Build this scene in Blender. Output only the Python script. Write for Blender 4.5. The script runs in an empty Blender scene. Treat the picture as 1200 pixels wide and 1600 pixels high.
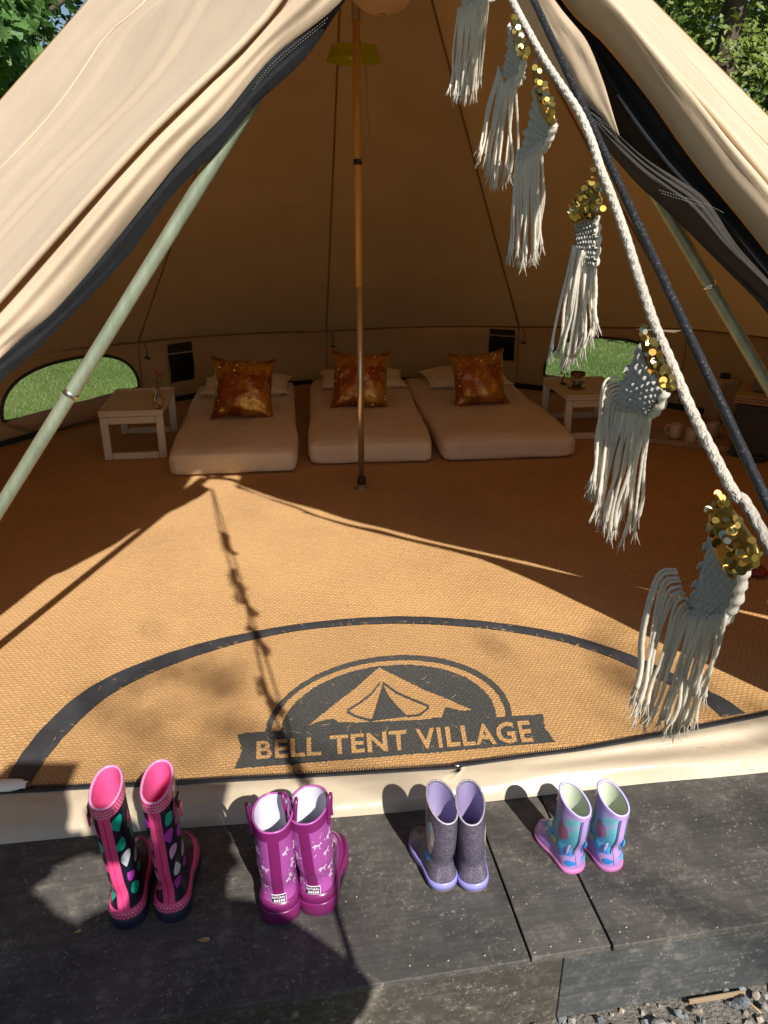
import bpy, bmesh, math, random
from mathutils import Vector, Matrix, noise, Euler
R = math.radians
rnd = random.Random(7)
sc = bpy.context.scene
COL = sc.collection

# ------------------------------------------------------------------ camera, sky, sun, exposure
PITCH = R(22.5); FPX = 1200.0; EYE = 1.5
cam_d = bpy.data.cameras.new('camera'); cam = bpy.data.objects.new('camera', cam_d); COL.objects.link(cam)
cam_d.sensor_fit = 'VERTICAL'; cam_d.sensor_height = 24.0; cam_d.lens = 24.0*FPX/1600
cam_d.clip_start = .02; cam_d.clip_end = 400
cam.location = (0, 0, EYE); cam.rotation_euler = (R(90)-PITCH, 0, 0)
sc.camera = cam
SUN = Vector((-1.038, 2.2, -2.12)).normalized()
world = bpy.data.worlds.new('World'); sc.world = world; world.use_nodes = True
wn = world.node_tree.nodes; wn.clear()
sky = wn.new('ShaderNodeTexSky'); sky.sky_type = 'NISHITA'; sky.sun_disc = False
sky.sun_elevation = math.asin(-SUN.z); sky.sun_rotation = math.atan2(-SUN.x, -SUN.y)
bg = wn.new('ShaderNodeBackground'); bg.inputs[1].default_value = .055
wo = wn.new('ShaderNodeOutputWorld')
world.node_tree.links.new(sky.outputs[0], bg.inputs[0]); world.node_tree.links.new(bg.outputs[0], wo.inputs[0])
sl = bpy.data.lights.new('sun', 'SUN'); sl.energy = 5.0; sl.angle = R(.55); sl.color = (1, .94, .86)
so = bpy.data.objects.new('sun', sl); COL.objects.link(so); so.rotation_euler = SUN.to_track_quat('-Z', 'Y').to_euler()
so.location = (6, -12, 12)
sc.view_settings.view_transform = 'Standard'; sc.view_settings.look = 'None'; sc.view_settings.gamma = 1
sc.view_settings.exposure = .55
sc.view_settings.use_curve_mapping = False
sc.cycles.max_bounces = 10; sc.cycles.diffuse_bounces = 5; sc.cycles.glossy_bounces = 4; sc.cycles.transmission_bounces = 8
sc.cycles.transparent_max_bounces = 24; sc.cycles.use_denoising = True; sc.cycles.sample_clamp_indirect = 6
sc.cycles.caustics_reflective = False; sc.cycles.caustics_refractive = False

# ------------------------------------------------------------------ measured points: photo pixel -> real place
_c, _s = math.cos(PITCH), math.sin(PITCH)
def ray(x, y):
    a = (x-600)/FPX; b = (800-y)/FPX
    return Vector((a, _c+b*_s, -_s+b*_c))
def onz(x, y, z=0.0):
    r = ray(x, y); return Vector((0, 0, EYE))+r*((z-EYE)/r.z)
def ony(x, y, Y):
    r = ray(x, y); return Vector((0, 0, EYE))+r*(Y/r.y)
FZ = .04                                        # top of the coir floor above the deck

# ------------------------------------------------------------------ helpers
def mk(name, vs, fs, m, parent=None, smooth=True, world=False, mi=None):
    if parent is not None and world:
        o = parent.location; vs = [(v[0]-o.x, v[1]-o.y, v[2]-o.z) for v in vs]
    me = bpy.data.meshes.new(name); me.from_pydata([tuple(v) for v in vs], [], fs)
    for k in (m if isinstance(m, (list, tuple)) else [m]): me.materials.append(k)
    if mi is not None: me.polygons.foreach_set('material_index', mi)
    if smooth: me.polygons.foreach_set('use_smooth', [True]*len(me.polygons))
    me.update()
    ob = bpy.data.objects.new(name, me); COL.objects.link(ob)
    if parent is not None: ob.parent = parent
    return ob
def tag(o, label=None, cat=None, group=None, kind=None):
    if label: o['label'] = label
    if cat: o['category'] = cat
    if group: o['group'] = group
    if kind: o['kind'] = kind
    return o
def thing(name, label, cat, loc=(0, 0, 0), rz=0, group=None):
    o = bpy.data.objects.new(name, None); COL.objects.link(o); o.location = loc; o.rotation_euler = (0, 0, rz)
    o.empty_display_size = .05
    return tag(o, label, cat, group)
def copyobj(src, parent, loc=None, rot=None, scale=None):
    c = src.copy(); COL.objects.link(c); c.parent = parent
    if loc is not None: c.location = loc
    if rot is not None: c.rotation_euler = rot
    if scale is not None: c.scale = scale
    return c
class MB:
    def __init__(s): s.v = []; s.f = []; s.m = []
    def add(s, vs, fs, mi=0):
        n = len(s.v); s.v += [tuple(v) for v in vs]; s.f += [tuple(i+n for i in f) for f in fs]; s.m += [mi]*len(fs)
    def build(s, name, m, parent=None, smooth=True, world=False):
        return mk(name, s.v, s.f, m, parent, smooth, world, s.m if isinstance(m, (list, tuple)) else None)
def gridf(nu, nv, cu=False, cv=False):
    fs = []
    for i in range(nu if cu else nu-1):
        for j in range(nv if cv else nv-1):
            a = i*nv+j; b = ((i+1) % nu)*nv+j; j2 = (j+1) % nv
            fs.append((a, b, ((i+1) % nu)*nv+j2, i*nv+j2))
    return fs
def frames(path):
    path = [Vector(p) for p in path]; out = []; up = None
    for i, p in enumerate(path):
        t = (path[min(i+1, len(path)-1)]-path[max(i-1, 0)])
        t = t.normalized() if t.length > 1e-9 else Vector((0, 0, 1))
        if up is None: up = Vector((0, 0, 1)) if abs(t.z) < .9 else Vector((1, 0, 0))
        x = t.cross(up).normalized(); up = x.cross(t).normalized()
        out.append((p, x, up))
    return out
def tube(path, r, n=8, cap=True, prof=None):
    fr = frames(path); vs = []
    L = 0
    for i, (p, x, y) in enumerate(fr):
        if i: L += (p-fr[i-1][0]).length
        rr = r[i] if isinstance(r, (list, tuple)) else r
        for k in range(n):
            a = 2*math.pi*k/n; q = rr*(prof(a, L) if prof else 1)
            vs.append(p+x*(math.cos(a)*q)+y*(math.sin(a)*q))
    fs = gridf(len(fr), n, False, True)
    if cap:
        fs.append(tuple(range(n))); fs.append(tuple(range(len(vs)-1, len(vs)-1-n, -1)))
    return vs, fs
def catmull(pts, n):
    P = [Vector(p) for p in pts]; m = len(P)-1; out = []
    for i in range(n):
        t = i/(n-1)*m; k = min(int(t), m-1); f = t-k
        p0 = P[max(k-1, 0)]; p1 = P[k]; p2 = P[k+1]; p3 = P[min(k+2, m)]
        out.append(.5*((2*p1)+(p2-p0)*f+(2*p0-5*p1+4*p2-p3)*f*f+(3*p1-p0-3*p2+p3)*f**3))
    return out
def arclen(pts, n):
    pts = [Vector(p) for p in pts]; d = [0]
    for a, b in zip(pts, pts[1:]): d.append(d[-1]+(b-a).length)
    out = []; k = 0
    for i in range(n):
        t = d[-1]*i/(n-1)
        while k < len(pts)-2 and d[k+1] < t: k += 1
        f = (t-d[k])/max(1e-9, d[k+1]-d[k]); out.append(pts[k].lerp(pts[k+1], f))
    return out
def boxv(cx, cy, cz, sx, sy, sz, bev=.004, seg=2):
    bm = bmesh.new(); bmesh.ops.create_cube(bm, size=1)
    for v in bm.verts: v.co = Vector((v.co.x*sx, v.co.y*sy, v.co.z*sz))
    if bev: bmesh.ops.bevel(bm, geom=list(bm.edges), offset=bev, segments=seg, affect='EDGES', profile=.5)
    vs = [v.co+Vector((cx, cy, cz)) for v in bm.verts]; bm.verts.index_update()
    fs = [tuple(v.index for v in f.verts) for f in bm.faces]; bm.free(); return vs, fs
def box(name, c, s, m, parent=None, bev=.004, seg=2, smooth=False):
    v, f = boxv(*c, *s, bev, seg); return mk(name, v, f, m, parent, smooth)
def lathe(prof, n=20):
    vs = []
    for r, z in prof:
        for k in range(n): a = 2*math.pi*k/n; vs.append((r*math.cos(a), r*math.sin(a), z))
    return vs, gridf(len(prof), n, False, True)
def nz(x, y, z=0.0, s=1.0): return noise.noise(Vector((x*s, y*s, z*s)))
def sst(a, b, x):
    t = max(0., min(1., (x-a)/(b-a))); return t*t*(3-2*t)

# ------------------------------------------------------------------ materials
def newmat(name):
    m = bpy.data.materials.new(name); m.use_nodes = True; nt = m.node_tree
    b = nt.nodes['Principled BSDF']; return m, nt, b
def node(nt, t, **k):
    n = nt.nodes.new(t)
    for a, v in k.items(): setattr(n, a, v)
    return n
def tex(nt, scale, detail=4, rough=.6, vec=None, t='ShaderNodeTexNoise'):
    n = node(nt, t)
    n.inputs['Scale'].default_value = scale
    if t == 'ShaderNodeTexNoise': n.inputs['Detail'].default_value = detail; n.inputs['Roughness'].default_value = rough
    if vec is not None: nt.links.new(vec, n.inputs['Vector'])
    return n
def ramp(nt, src, stops):
    r = node(nt, 'ShaderNodeValToRGB'); e = r.color_ramp.elements
    while len(e) < len(stops): e.new(.5)
    for q, (p, c) in zip(e, stops): q.position = p; q.color = (*c, 1) if len(c) == 3 else c
    nt.links.new(src, r.inputs[0]); return r
def coords(nt, scale=(1, 1, 1), kind='Object'):
    t = node(nt, 'ShaderNodeTexCoord'); mp = node(nt, 'ShaderNodeMapping'); mp.inputs['Scale'].default_value = scale
    nt.links.new(t.outputs[kind], mp.inputs[0]); return mp.outputs[0]
def bumpn(nt, b, src, strength, dist=.002, prev=None):
    n = node(nt, 'ShaderNodeBump'); n.inputs['Strength'].default_value = strength; n.inputs['Distance'].default_value = dist
    nt.links.new(src, n.inputs['Height'])
    if prev is not None: nt.links.new(prev, n.inputs['Normal'])
    nt.links.new(n.outputs[0], b.inputs['Normal']); return n.outputs[0]
def pm(name, c, rough=.6, var=.12, scale=6, bump=.15, bscale=90, metal=0, spec=.5, coat=0, sheen=0, c2=None, bdist=.002, stretch=(1, 1, 1)):
    m, nt, b = newmat(name); v = coords(nt, stretch)
    n = tex(nt, scale, 5, .65, v)
    lo = tuple(max(0, x*(1-var)) for x in c); hi = c2 or tuple(min(1, x*(1+var)) for x in c)
    r = ramp(nt, n.outputs[0], [(.3, lo), (.7, hi)]); nt.links.new(r.outputs[0], b.inputs['Base Color'])
    b.inputs['Roughness'].default_value = rough; b.inputs['Metallic'].default_value = metal
    b.inputs['Specular IOR Level'].default_value = spec; b.inputs['Coat Weight'].default_value = coat
    b.inputs['Sheen Weight'].default_value = sheen
    if bump: bumpn(nt, b, tex(nt, bscale, 3, .6, v).outputs[0], bump, bdist)
    return m
def cloth(name, c, trans=.25, tc=None, weave=900, rough=.9, var=.08, wr=.25, wscale=7, stretch=(1, 1, 1)):
    m, nt, b = newmat(name); v = coords(nt, stretch)
    n = tex(nt, 3, 5, .6, v); lo = tuple(x*(1-var) for x in c); hi = tuple(min(1, x*(1+var)) for x in c)
    r = ramp(nt, n.outputs[0], [(.3, lo), (.7, hi)]); nt.links.new(r.outputs[0], b.inputs['Base Color'])
    b.inputs['Roughness'].default_value = rough; b.inputs['Specular IOR Level'].default_value = .15; b.inputs['Sheen Weight'].default_value = .1
    p = bumpn(nt, b, tex(nt, wscale, 4, .55, v).outputs[0], wr, .03)
    p = bumpn(nt, b, tex(nt, weave, 2, .5, v).outputs[0], .12, .001, p)
    if trans > 0:
        t = node(nt, 'ShaderNodeBsdfTranslucent'); t.inputs[0].default_value = (*(tc or c), 1); nt.links.new(p, t.inputs['Normal'])
        mx = node(nt, 'ShaderNodeMixShader'); mx.inputs[0].default_value = trans
        nt.links.new(b.outputs[0], mx.inputs[1]); nt.links.new(t.outputs[0], mx.inputs[2])
        nt.links.new(mx.outputs[0], nt.nodes['Material Output'].inputs[0])
    return m
M = {}
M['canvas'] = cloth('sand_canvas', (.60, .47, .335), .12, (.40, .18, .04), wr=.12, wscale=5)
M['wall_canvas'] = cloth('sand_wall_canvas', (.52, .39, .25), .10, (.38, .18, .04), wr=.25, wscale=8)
M['lining'] = cloth('black_door_lining', (.011, .0115, .014), 0, var=.3, rough=.7, wr=.35, wscale=9)
M['lining_brown'] = cloth('sheen_toned_black_lining', (.036, .031, .028), 0, var=.3, rough=.75, wr=.4, wscale=9)  # black lining with its lit sheen put into a browner, paler base colour
M['stitch'] = pm('pale_stitching', (.22, .21, .19), .8)
M['black_rope'] = None
M['steel'] = pm('green_grey_steel', (.30, .345, .25), .38, .15, 5, .08, 60, metal=.5, c2=(.40, .45, .33), stretch=(8, 8, 1))
M['ring'] = pm('bright_steel_ring', (.75, .75, .72), .25, .05, 8, 0, metal=1)
M['pole_wood'] = pm('varnished_pole', (.62, .39, .13), .3, .2, 8, .1, 60, stretch=(12, 12, 1), coat=.3)
M['pole_steel'] = pm('pole_steel', (.62, .58, .52), .28, .08, 6, .05, 50, metal=.9, stretch=(8, 8, 1))
M['pole_grey'] = pm('pole_grey_sleeve', (.30, .22, .14), .55, .1)
M['rubber'] = pm('black_rubber', (.02, .02, .022), .6, .2)
M['white_paint'] = pm('white_painted_board', (.72, .68, .60), .45, .06, 5, .05, 70)
M['sheet'] = cloth('cream_bed_sheet', (.80, .67, .53), 0, wr=.55, wscale=9)
M['pillowcase'] = cloth('cream_pillowcase', (.84, .73, .58), 0, wr=.6, wscale=11)
M['glass'] = None
M['grass'] = None

def coir(name, c_lo, c_hi, sc_=1.0):
    m, nt, b = newmat(name)
    t = node(nt, 'ShaderNodeTexCoord'); rot = node(nt, 'ShaderNodeMapping'); rot.inputs['Rotation'].default_value = (0, 0, R(-7))
    nt.links.new(t.outputs['Object'], rot.inputs[0])
    wob = tex(nt, 30, 3, .6, rot.outputs[0])
    ad = node(nt, 'ShaderNodeVectorMath', operation='MULTIPLY_ADD'); ad.inputs[1].default_value = (.013, .011, 0); nt.links.new(wob.outputs['Color'], ad.inputs[0]); nt.links.new(rot.outputs[0], ad.inputs[2])
    br = node(nt, 'ShaderNodeTexBrick'); nt.links.new(ad.outputs[0], br.inputs['Vector']); br.offset = .5; br.squash = 1
    for k_, v_ in dict(Scale=1/sc_**0, ).items(): br.inputs[k_].default_value = v_
    br.inputs['Brick Width'].default_value = .019/sc_; br.inputs['Row Height'].default_value = .0125/sc_; br.inputs['Mortar Size'].default_value = .0042/sc_; br.inputs['Mortar Smooth'].default_value = 1; br.inputs['Bias'].default_value = 0
    br.inputs['Color1'].default_value = (.62, .62, .62, 1); br.inputs['Color2'].default_value = (1, 1, 1, 1); br.inputs['Mortar'].default_value = (.12, .12, .12, 1)
    f2 = node(nt, 'ShaderNodeMapping'); f2.inputs['Scale'].default_value = (140, 600, 1); nt.links.new(ad.outputs[0], f2.inputs[0])
    fib = tex(nt, 1, 4, .7, f2.outputs[0])
    big = tex(nt, 2.2, 5, .6, rot.outputs[0])
    mul = node(nt, 'ShaderNodeMath', operation='MULTIPLY_ADD'); mul.inputs[1].default_value = .55; nt.links.new(br.outputs['Color'], mul.inputs[0])
    nt.links.new(fib.outputs[0], mul.inputs[2])
    ad2 = node(nt, 'ShaderNodeMath', operation='MULTIPLY_ADD'); ad2.inputs[1].default_value = .5; nt.links.new(big.outputs[0], ad2.inputs[0]); nt.links.new(mul.outputs[0], ad2.inputs[2])
    hf = node(nt, 'ShaderNodeMath', operation='MULTIPLY'); hf.inputs[1].default_value = .66; nt.links.new(ad2.outputs[0], hf.inputs[0])
    r = ramp(nt, hf.outputs[0], [(.30, tuple(x*.5 for x in c_lo)), (.52, c_lo), (.66, tuple(.5*(a_+b_) for a_, b_ in zip(c_lo, c_hi))), (.86, c_hi)]); nt.links.new(r.outputs[0], b.inputs['Base Color'])
    b.inputs['Roughness'].default_value = .9; b.inputs['Specular IOR Level'].default_value = .2; b.inputs['Sheen Weight'].default_value = .15
    bumpn(nt, b, mul.outputs[0], .9, .006)
    return m
M['coir'] = coir('coir_matting_weave', (.43, .215, .060), (.76, .445, .155))
M['coir_mat'] = coir('coir_doormat_weave', (.39, .195, .055), (.68, .39, .135), 1.25)
M['coir_black'] = coir('coir_black_print', (.018, .017, .014), (.050, .047, .038), 1.25)
M['binding'] = pm('dark_edge_binding', (.035, .038, .045), .42, .25, 9, .4, 60, c2=(.06, .062, .07), bdist=.003)
M['pvc'] = pm('cream_pvc_groundsheet', (.47, .395, .29), .26, .05, 3, .22, 9, spec=.6, bdist=.02)
M['zip'] = pm('black_zip', (.016, .016, .018), .5, .3, 30, .8, 300)

def deckmat(name, base, hi):
    m, nt, b = newmat(name); v = coords(nt, (1, 1, 1))
    n1 = tex(nt, 2.2, 6, .7, v); n2 = tex(nt, 26, 7, .75, v); gv = coords(nt, (3, 60, 60)); n3 = tex(nt, 1.5, 5, .7, gv)
    r1 = ramp(nt, n1.outputs[0], [(.3, base), (.75, hi)])
    r2 = ramp(nt, n2.outputs[0], [(.50, (0, 0, 0)), (.68, (1, 1, 1))])
    r3 = ramp(nt, n1.outputs[0], [(.40, (0, 0, 0)), (.66, (1, 1, 1))])
    mm = node(nt, 'ShaderNodeMath', operation='MULTIPLY'); nt.links.new(r2.outputs[0], mm.inputs[0]); nt.links.new(r3.outputs[0], mm.inputs[1])
    m2 = node(nt, 'ShaderNodeMath', operation='MULTIPLY'); m2.inputs[1].default_value = .6; nt.links.new(mm.outputs[0], m2.inputs[0])
    mix = node(nt, 'ShaderNodeMix', data_type='RGBA'); mix.inputs['B'].default_value = (.30, .27, .23, 1)
    nt.links.new(r1.outputs[0], mix.inputs['A']); nt.links.new(m2.outputs[0], mix.inputs['Factor'])
    f1 = tex(nt, 75, 8, .82, v); f2 = tex(nt, 5.5, 5, .7, v); q1 = ramp(nt, f1.outputs[0], [(.55, (0, 0, 0)), (.65, (1, 1, 1))]); q2 = ramp(nt, f2.outputs[0], [(.42, (0, 0, 0)), (.58, (1, 1, 1))])
    qm = node(nt, 'ShaderNodeMath', operation='MULTIPLY'); nt.links.new(q1.outputs[0], qm.inputs[0]); nt.links.new(q2.outputs[0], qm.inputs[1]); qn = node(nt, 'ShaderNodeMath', operation='MULTIPLY'); qn.inputs[1].default_value = .8; nt.links.new(qm.outputs[0], qn.inputs[0])
    mix0 = mix; mix = node(nt, 'ShaderNodeMix', data_type='RGBA'); mix.inputs['B'].default_value = (.40, .37, .32, 1); nt.links.new(mix0.outputs['Result'], mix.inputs['A']); nt.links.new(qn.outputs[0], mix.inputs['Factor'])
    g = node(nt, 'ShaderNodeMix', data_type='RGBA', blend_type='MULTIPLY'); g.inputs['Factor'].default_value = .5
    r4 = ramp(nt, n3.outputs[0], [(.3, (.55, .55, .55)), (.65, (1.25, 1.25, 1.25))]); nt.links.new(mix.outputs['Result'], g.inputs['A']); nt.links.new(r4.outputs[0], g.inputs['B'])
    nt.links.new(g.outputs['Result'], b.inputs['Base Color'])
    b.inputs['Roughness'].default_value = .62; b.inputs['Specular IOR Level'].default_value = .35
    p = bumpn(nt, b, n3.outputs[0], .25, .002); bumpn(nt, b, n2.outputs[0], .25, .002, p)
    return m
M['deck'] = deckmat('black_deck_board', (.034, .033, .032), (.115, .108, .098))
M['deck2'] = deckmat('black_deck_board_worn', (.040, .039, .037), (.135, .125, .112))
M['fascia'] = deckmat('blue_black_fascia', (.034, .040, .044), (.085, .088, .088))
M['fascia2'] = deckmat('worn_brown_fascia', (.030, .029, .027), (.085, .074, .058))

# ------------------------------------------------------------------ ground, lawn, deck
def sheet(name, x0, x1, y0, y1, z, m, n=2, amp=0):
    vs = []
    for i in range(n+1):
        for j in range(n+1):
            x = x0+(x1-x0)*i/n; y = y0+(y1-y0)*j/n; vs.append((x, y, z+amp*nz(x, y, 3, .12)))
    return mk(name, vs, gridf(n+1, n+1), m)
gm, nt, b = newmat('lawn_grass'); v = coords(nt)
n1 = tex(nt, .35, 5, .6, v); n2 = tex(nt, 40, 4, .7, v)
mx = node(nt, 'ShaderNodeMath', operation='MULTIPLY_ADD'); mx.inputs[1].default_value = .6; nt.links.new(n2.outputs[0], mx.inputs[0]); nt.links.new(n1.outputs[0], mx.inputs[2])
r = ramp(nt, mx.outputs[0], [(.45, (.035, .075, .014)), (.75, (.085, .16, .028)), (1, (.17, .22, .06))]); nt.links.new(r.outputs[0], b.inputs['Base Color'])
b.inputs['Roughness'].default_value = .85; bumpn(nt, b, n2.outputs[0], .8, .03); M['grass'] = gm
tag(sheet('lawn', -150, 150, -60, 260, -.24, M['grass'], 60, .0), kind='structure')
gp = pm('fine_gravel_bed', (.11, .10, .085), .9, .4, 60, 1, 120, c2=(.24, .22, .19), bdist=.01)
GR = sheet('gravel', -4.5, 4.5, -3.5, 1.6, -.225, gp, 8, 0); tag(GR, kind='structure')

DA = R(9.3); dck = thing('deck', 'low black painted timber deck under the tent and boots', 'deck', (0, 1.09, 0), DA)
def dloc(p):                                      # world -> deck local
    q = Vector((p[0], p[1]-1.09, 0)); ca, sa = math.cos(DA), math.sin(DA); return (q.x*ca+q.y*sa, -q.x*sa+q.y*ca)
s1 = dloc(onz(790, 1390))[0]; s2 = dloc(onz(900, 1360))[0]
def board(x0, x1, y0, y1, m, tilt=0):
    vs, fs = boxv((x0+x1)/2, (y0+y1)/2, -.009, x1-x0, y1-y0, .018, .0025, 2); mk('deck_board', vs, fs, m, dck, False)
board(-3.0, s1-1.22-.002, 0, 2.44, M['deck2']); board(s1-1.22+.002, s1-.0025, 0, 2.44, M['deck']); board(s1+.0025, s2-.0025, .004, 2.44, M['deck2']); board(s2+.0025, s2+1.22, .001, 2.44, M['deck'])
board(s2+1.225, 3.0, 0, 2.44, M['deck2'])
board(-1.55, 0, 2.445, 4.1, M['deck']); board(.004, 2.25, 2.445, 4.1, M['deck2']); board(-.6, 0, 4.105, 5.0, M['deck2']); board(.004, 1.7, 4.105, 5.0, M['deck'])
jx = dloc(onz(888, 1500))[0]
def fasc(x0, x1, y, m, dy=0):
    vs, fs = boxv((x0+x1)/2, y+dy+.014, -.0185-.1, x1-x0, .028, .199, .003, 2); mk('fascia_board', vs, fs, m, dck, False)
fasc(-3.0, jx-.0015, .006, M['fascia2']); fasc(jx+.0015, 3.0, .006, M['fascia'], .002)
for sx in (-2.98, 2.98):
    vs, fs = boxv(sx, 1.25, -.0185-.1, .028, 2.4, .199, .003); mk('fascia_board', vs, fs, M['fascia'], dck, False)
scm = pm('rusty_screw', (.25, .22, .18), .5, .3, 40, .2, metal=.6); sv, sf = lathe([(0, .0012), (.003, .001), (.0036, -.001)], 8); s0 = None
for px, py in [(835, 1487), (803, 1483), (968, 1455), (978, 1448), (757, 1492), (700, 1500), (860, 1478), (905, 1470), (1012, 1463), (1120, 1448), (640, 1508), (560, 1518)]:
    q = dloc(onz(px, py))
    if s0 is None: s0 = mk('screw_head', sv, sf, scm, dck); s0.location = (*q, 0)
    else: copyobj(s0, dck, (*q, 0))

# ------------------------------------------------------------------ tent: measures
T = Vector((-.12, 3.85, 3.25)); PB = Vector((-.12, 3.85, 0)); C0 = Vector((.08, 3.95, 0))
PK = Vector((.10, 1.72, 2.13))                     # door peak
RW = 2.44
def eave_z(a):
    k = [(-48, .62), (0, .64), (37, .62), (66, .53), (103, .47), (139, .52), (156, .57), (205, .60), (237, .60)]
    for (a0, z0), (a1, z1) in zip(k, k[1:]):
        if a <= a1: t = (a-a0)/(a1-a0); return z0+(z1-z0)*max(0, min(1, t))
    return .6
def ring(a, r, z):
    r += .52*sst(150, 205, a)+.45*(1-sst(0, 60, a))
    return Vector((C0.x+r*math.cos(R(a)), C0.y+r*math.sin(R(a)), z))
tent = thing('bell_tent', 'large sand coloured canvas bell tent with its front door open', 'tent', tuple(PB))
seams = [205, 172, 139, 103, 66, 37, 8, -22]
def seamcurve(a, v):                              # apex -> eave, gently hollow
    e = ring(a, RW, eave_z(a)); p = T.lerp(e, v); p.z -= .03*math.sin(math.pi*v)*(1-.3*v); return p
def roofpoint(a0, a1, u, v):
    a = a0+(a1-a0)*u; p0 = seamcurve(a0, v); p1 = seamcurve(a1, v); q = p0.lerp(p1, u)
    q.z -= .045*math.sin(math.pi*u)*math.sin(math.pi*min(1, v*1.05))*.6
    e = ring(a, RW, eave_z(a)); ch = ring(a0, RW, 0).lerp(ring(a1, RW, 0), u)
    q.x += (e.x-ch.x)*v; q.y += (e.y-ch.y)*v
    w = (nz(u*3+a0, v*1.5, 4)*.012+nz(u*14+a0, v*2.2, 9)*.004*v)*(1-v**6)*math.sin(math.pi*u)
    return q+Vector((0, 0, w))
for a0, a1 in zip(seams, seams[1:]):
    vs = [roofpoint(a0, a1, i/16, j/28) for i in range(17) for j in range(29)]
    mk('roof_panel', vs, gridf(17, 29), M['canvas'], tent, True, True)
seamm = pm('seam_tape', (.26, .155, .07), .9)
for a in seams:
    v, f = tube([roofpoint(a, a-1, 0, t/24)+Vector((0, 0, -.004)) for t in range(1, 25)], .006, 5); mk('roof_seam', v, f, seamm, tent, True, True)
# front roof panels reach from the side seam to the open door hem
def pxl(L): return [ony(*q) for q in L]
ridge = [T, T.lerp(PK, .35)+Vector((0, 0, -.10)), T.lerp(PK, .7)+Vector((0, 0, -.10)), PK]
HL = arclen(catmull(pxl([(560, -250, 1.9), (435, 0, 1.80), (220, 220, 1.74), (0, 465, 1.68), (-200, 690, 1.62), (-430, 950, 1.55), (-560, 1100, 1.5)]), 60), 40)
HR = arclen(catmull(pxl([(760, -250, 1.9), (951, 0, 1.84), (1025, 84, 1.82), (1105, 168, 1.81), (1200, 280, 1.80), (1420, 560, 1.87), (1600, 800, 1.98), (1680, 930, 2.05)]), 60), 40)
def frontpanel(name, a, hem, sgn):
    door = arclen(catmull(ridge, 16)[:-1]+hem, 60); n = 84; vs = []
    for i in range(60):
        v = i/59; sp = seamcurve(a, v)
        for j in range(n+1):
            u = j/n; q = sp.lerp(door[i], u)
            w = math.sin(math.pi*u)*math.sin(math.pi*v)
            q.z += -.05*w
            cr = nz(u*22+3*v, v*1.3, 2+a)*.020*(u**1.5)+nz(u*55+6*v, v*2.2, 7+a)*.006*u*u+nz(u*7, v*1.1, 5)*.014
            q += Vector((sgn*.35, -.6, .7))*cr*math.sin(math.pi*min(1, u*1.02))
            vs.append(q)
    for jj in (int(n*.40),):
        tv, tf = tube([vs[i*(n+1)+jj]+Vector((0, -.002, .002)) for i in range(4, 58)], .0035, 6); mk('roof_seam', tv, tf, M['canvas'], tent, True, True)
    return mk(name, vs, gridf(60, n+1), M['canvas'], tent, True, True)
frontpanel('roof_panel', 205, HL, -1); frontpanel('roof_panel', -22, HR, 1)
for hem in (HL, HR):
    v, f = tube([p+Vector((0, -.006, -.003)) for p in hem], .0075, 7); mk('hem', v, f, M['canvas'], tent, True, True)

# ---- walls with two arched windows
def onwall(px, py, r=RW):
    d = ray(px, py); o = Vector((0, 0, EYE))-C0
    A = d.x**2+d.y**2; B = 2*(o.x*d.x+o.y*d.y); Cc = o.x**2+o.y**2-r*r; t = (-B+math.sqrt(B*B-4*A*Cc))/(2*A)
    p = Vector((0, 0, EYE))+d*t; return math.degrees(math.atan2(p.y-C0.y, p.x-C0.x)), p.z
def wallpt(a, z, off=0):
    e = eave_z(a); f = z/e; r = RW+off+.03*(1-f)+(.018*nz(a*.09, z*2.5, 1)+.009*nz(a*.5, z*4, 6))*(1-f**4)
    return ring(a, r, z)
WINS = []
for corners in ([(22, 640), (221, 618), (115, 560)], [(848, 600), (1040, 596), (930, 527)]):
    aL, zL = onwall(*corners[0]); aR, zR = onwall(*corners[1]); aT, zT = onwall(*corners[2]); WINS.append((aL, aR, (zL+zR)/2, zT))
wedges = [237, 226, 205, 172, 139, 103, 66, 37, 8, -22, -40, -48]
def wallpanel(a0, a1):
    win = None
    for w in WINS:
        if a1 < (w[0]+w[1])/2 < a0: win = w
    if not win:
        vs = [wallpt(a0+(a1-a0)*i/14, eave_z(a0+(a1-a0)*i/14)*j/6) for i in range(15) for j in range(7)]
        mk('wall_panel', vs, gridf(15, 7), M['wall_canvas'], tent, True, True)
wins = []
for a0, a1 in zip(wedges, wedges[1:]): wallpanel(a0, a1)
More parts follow.
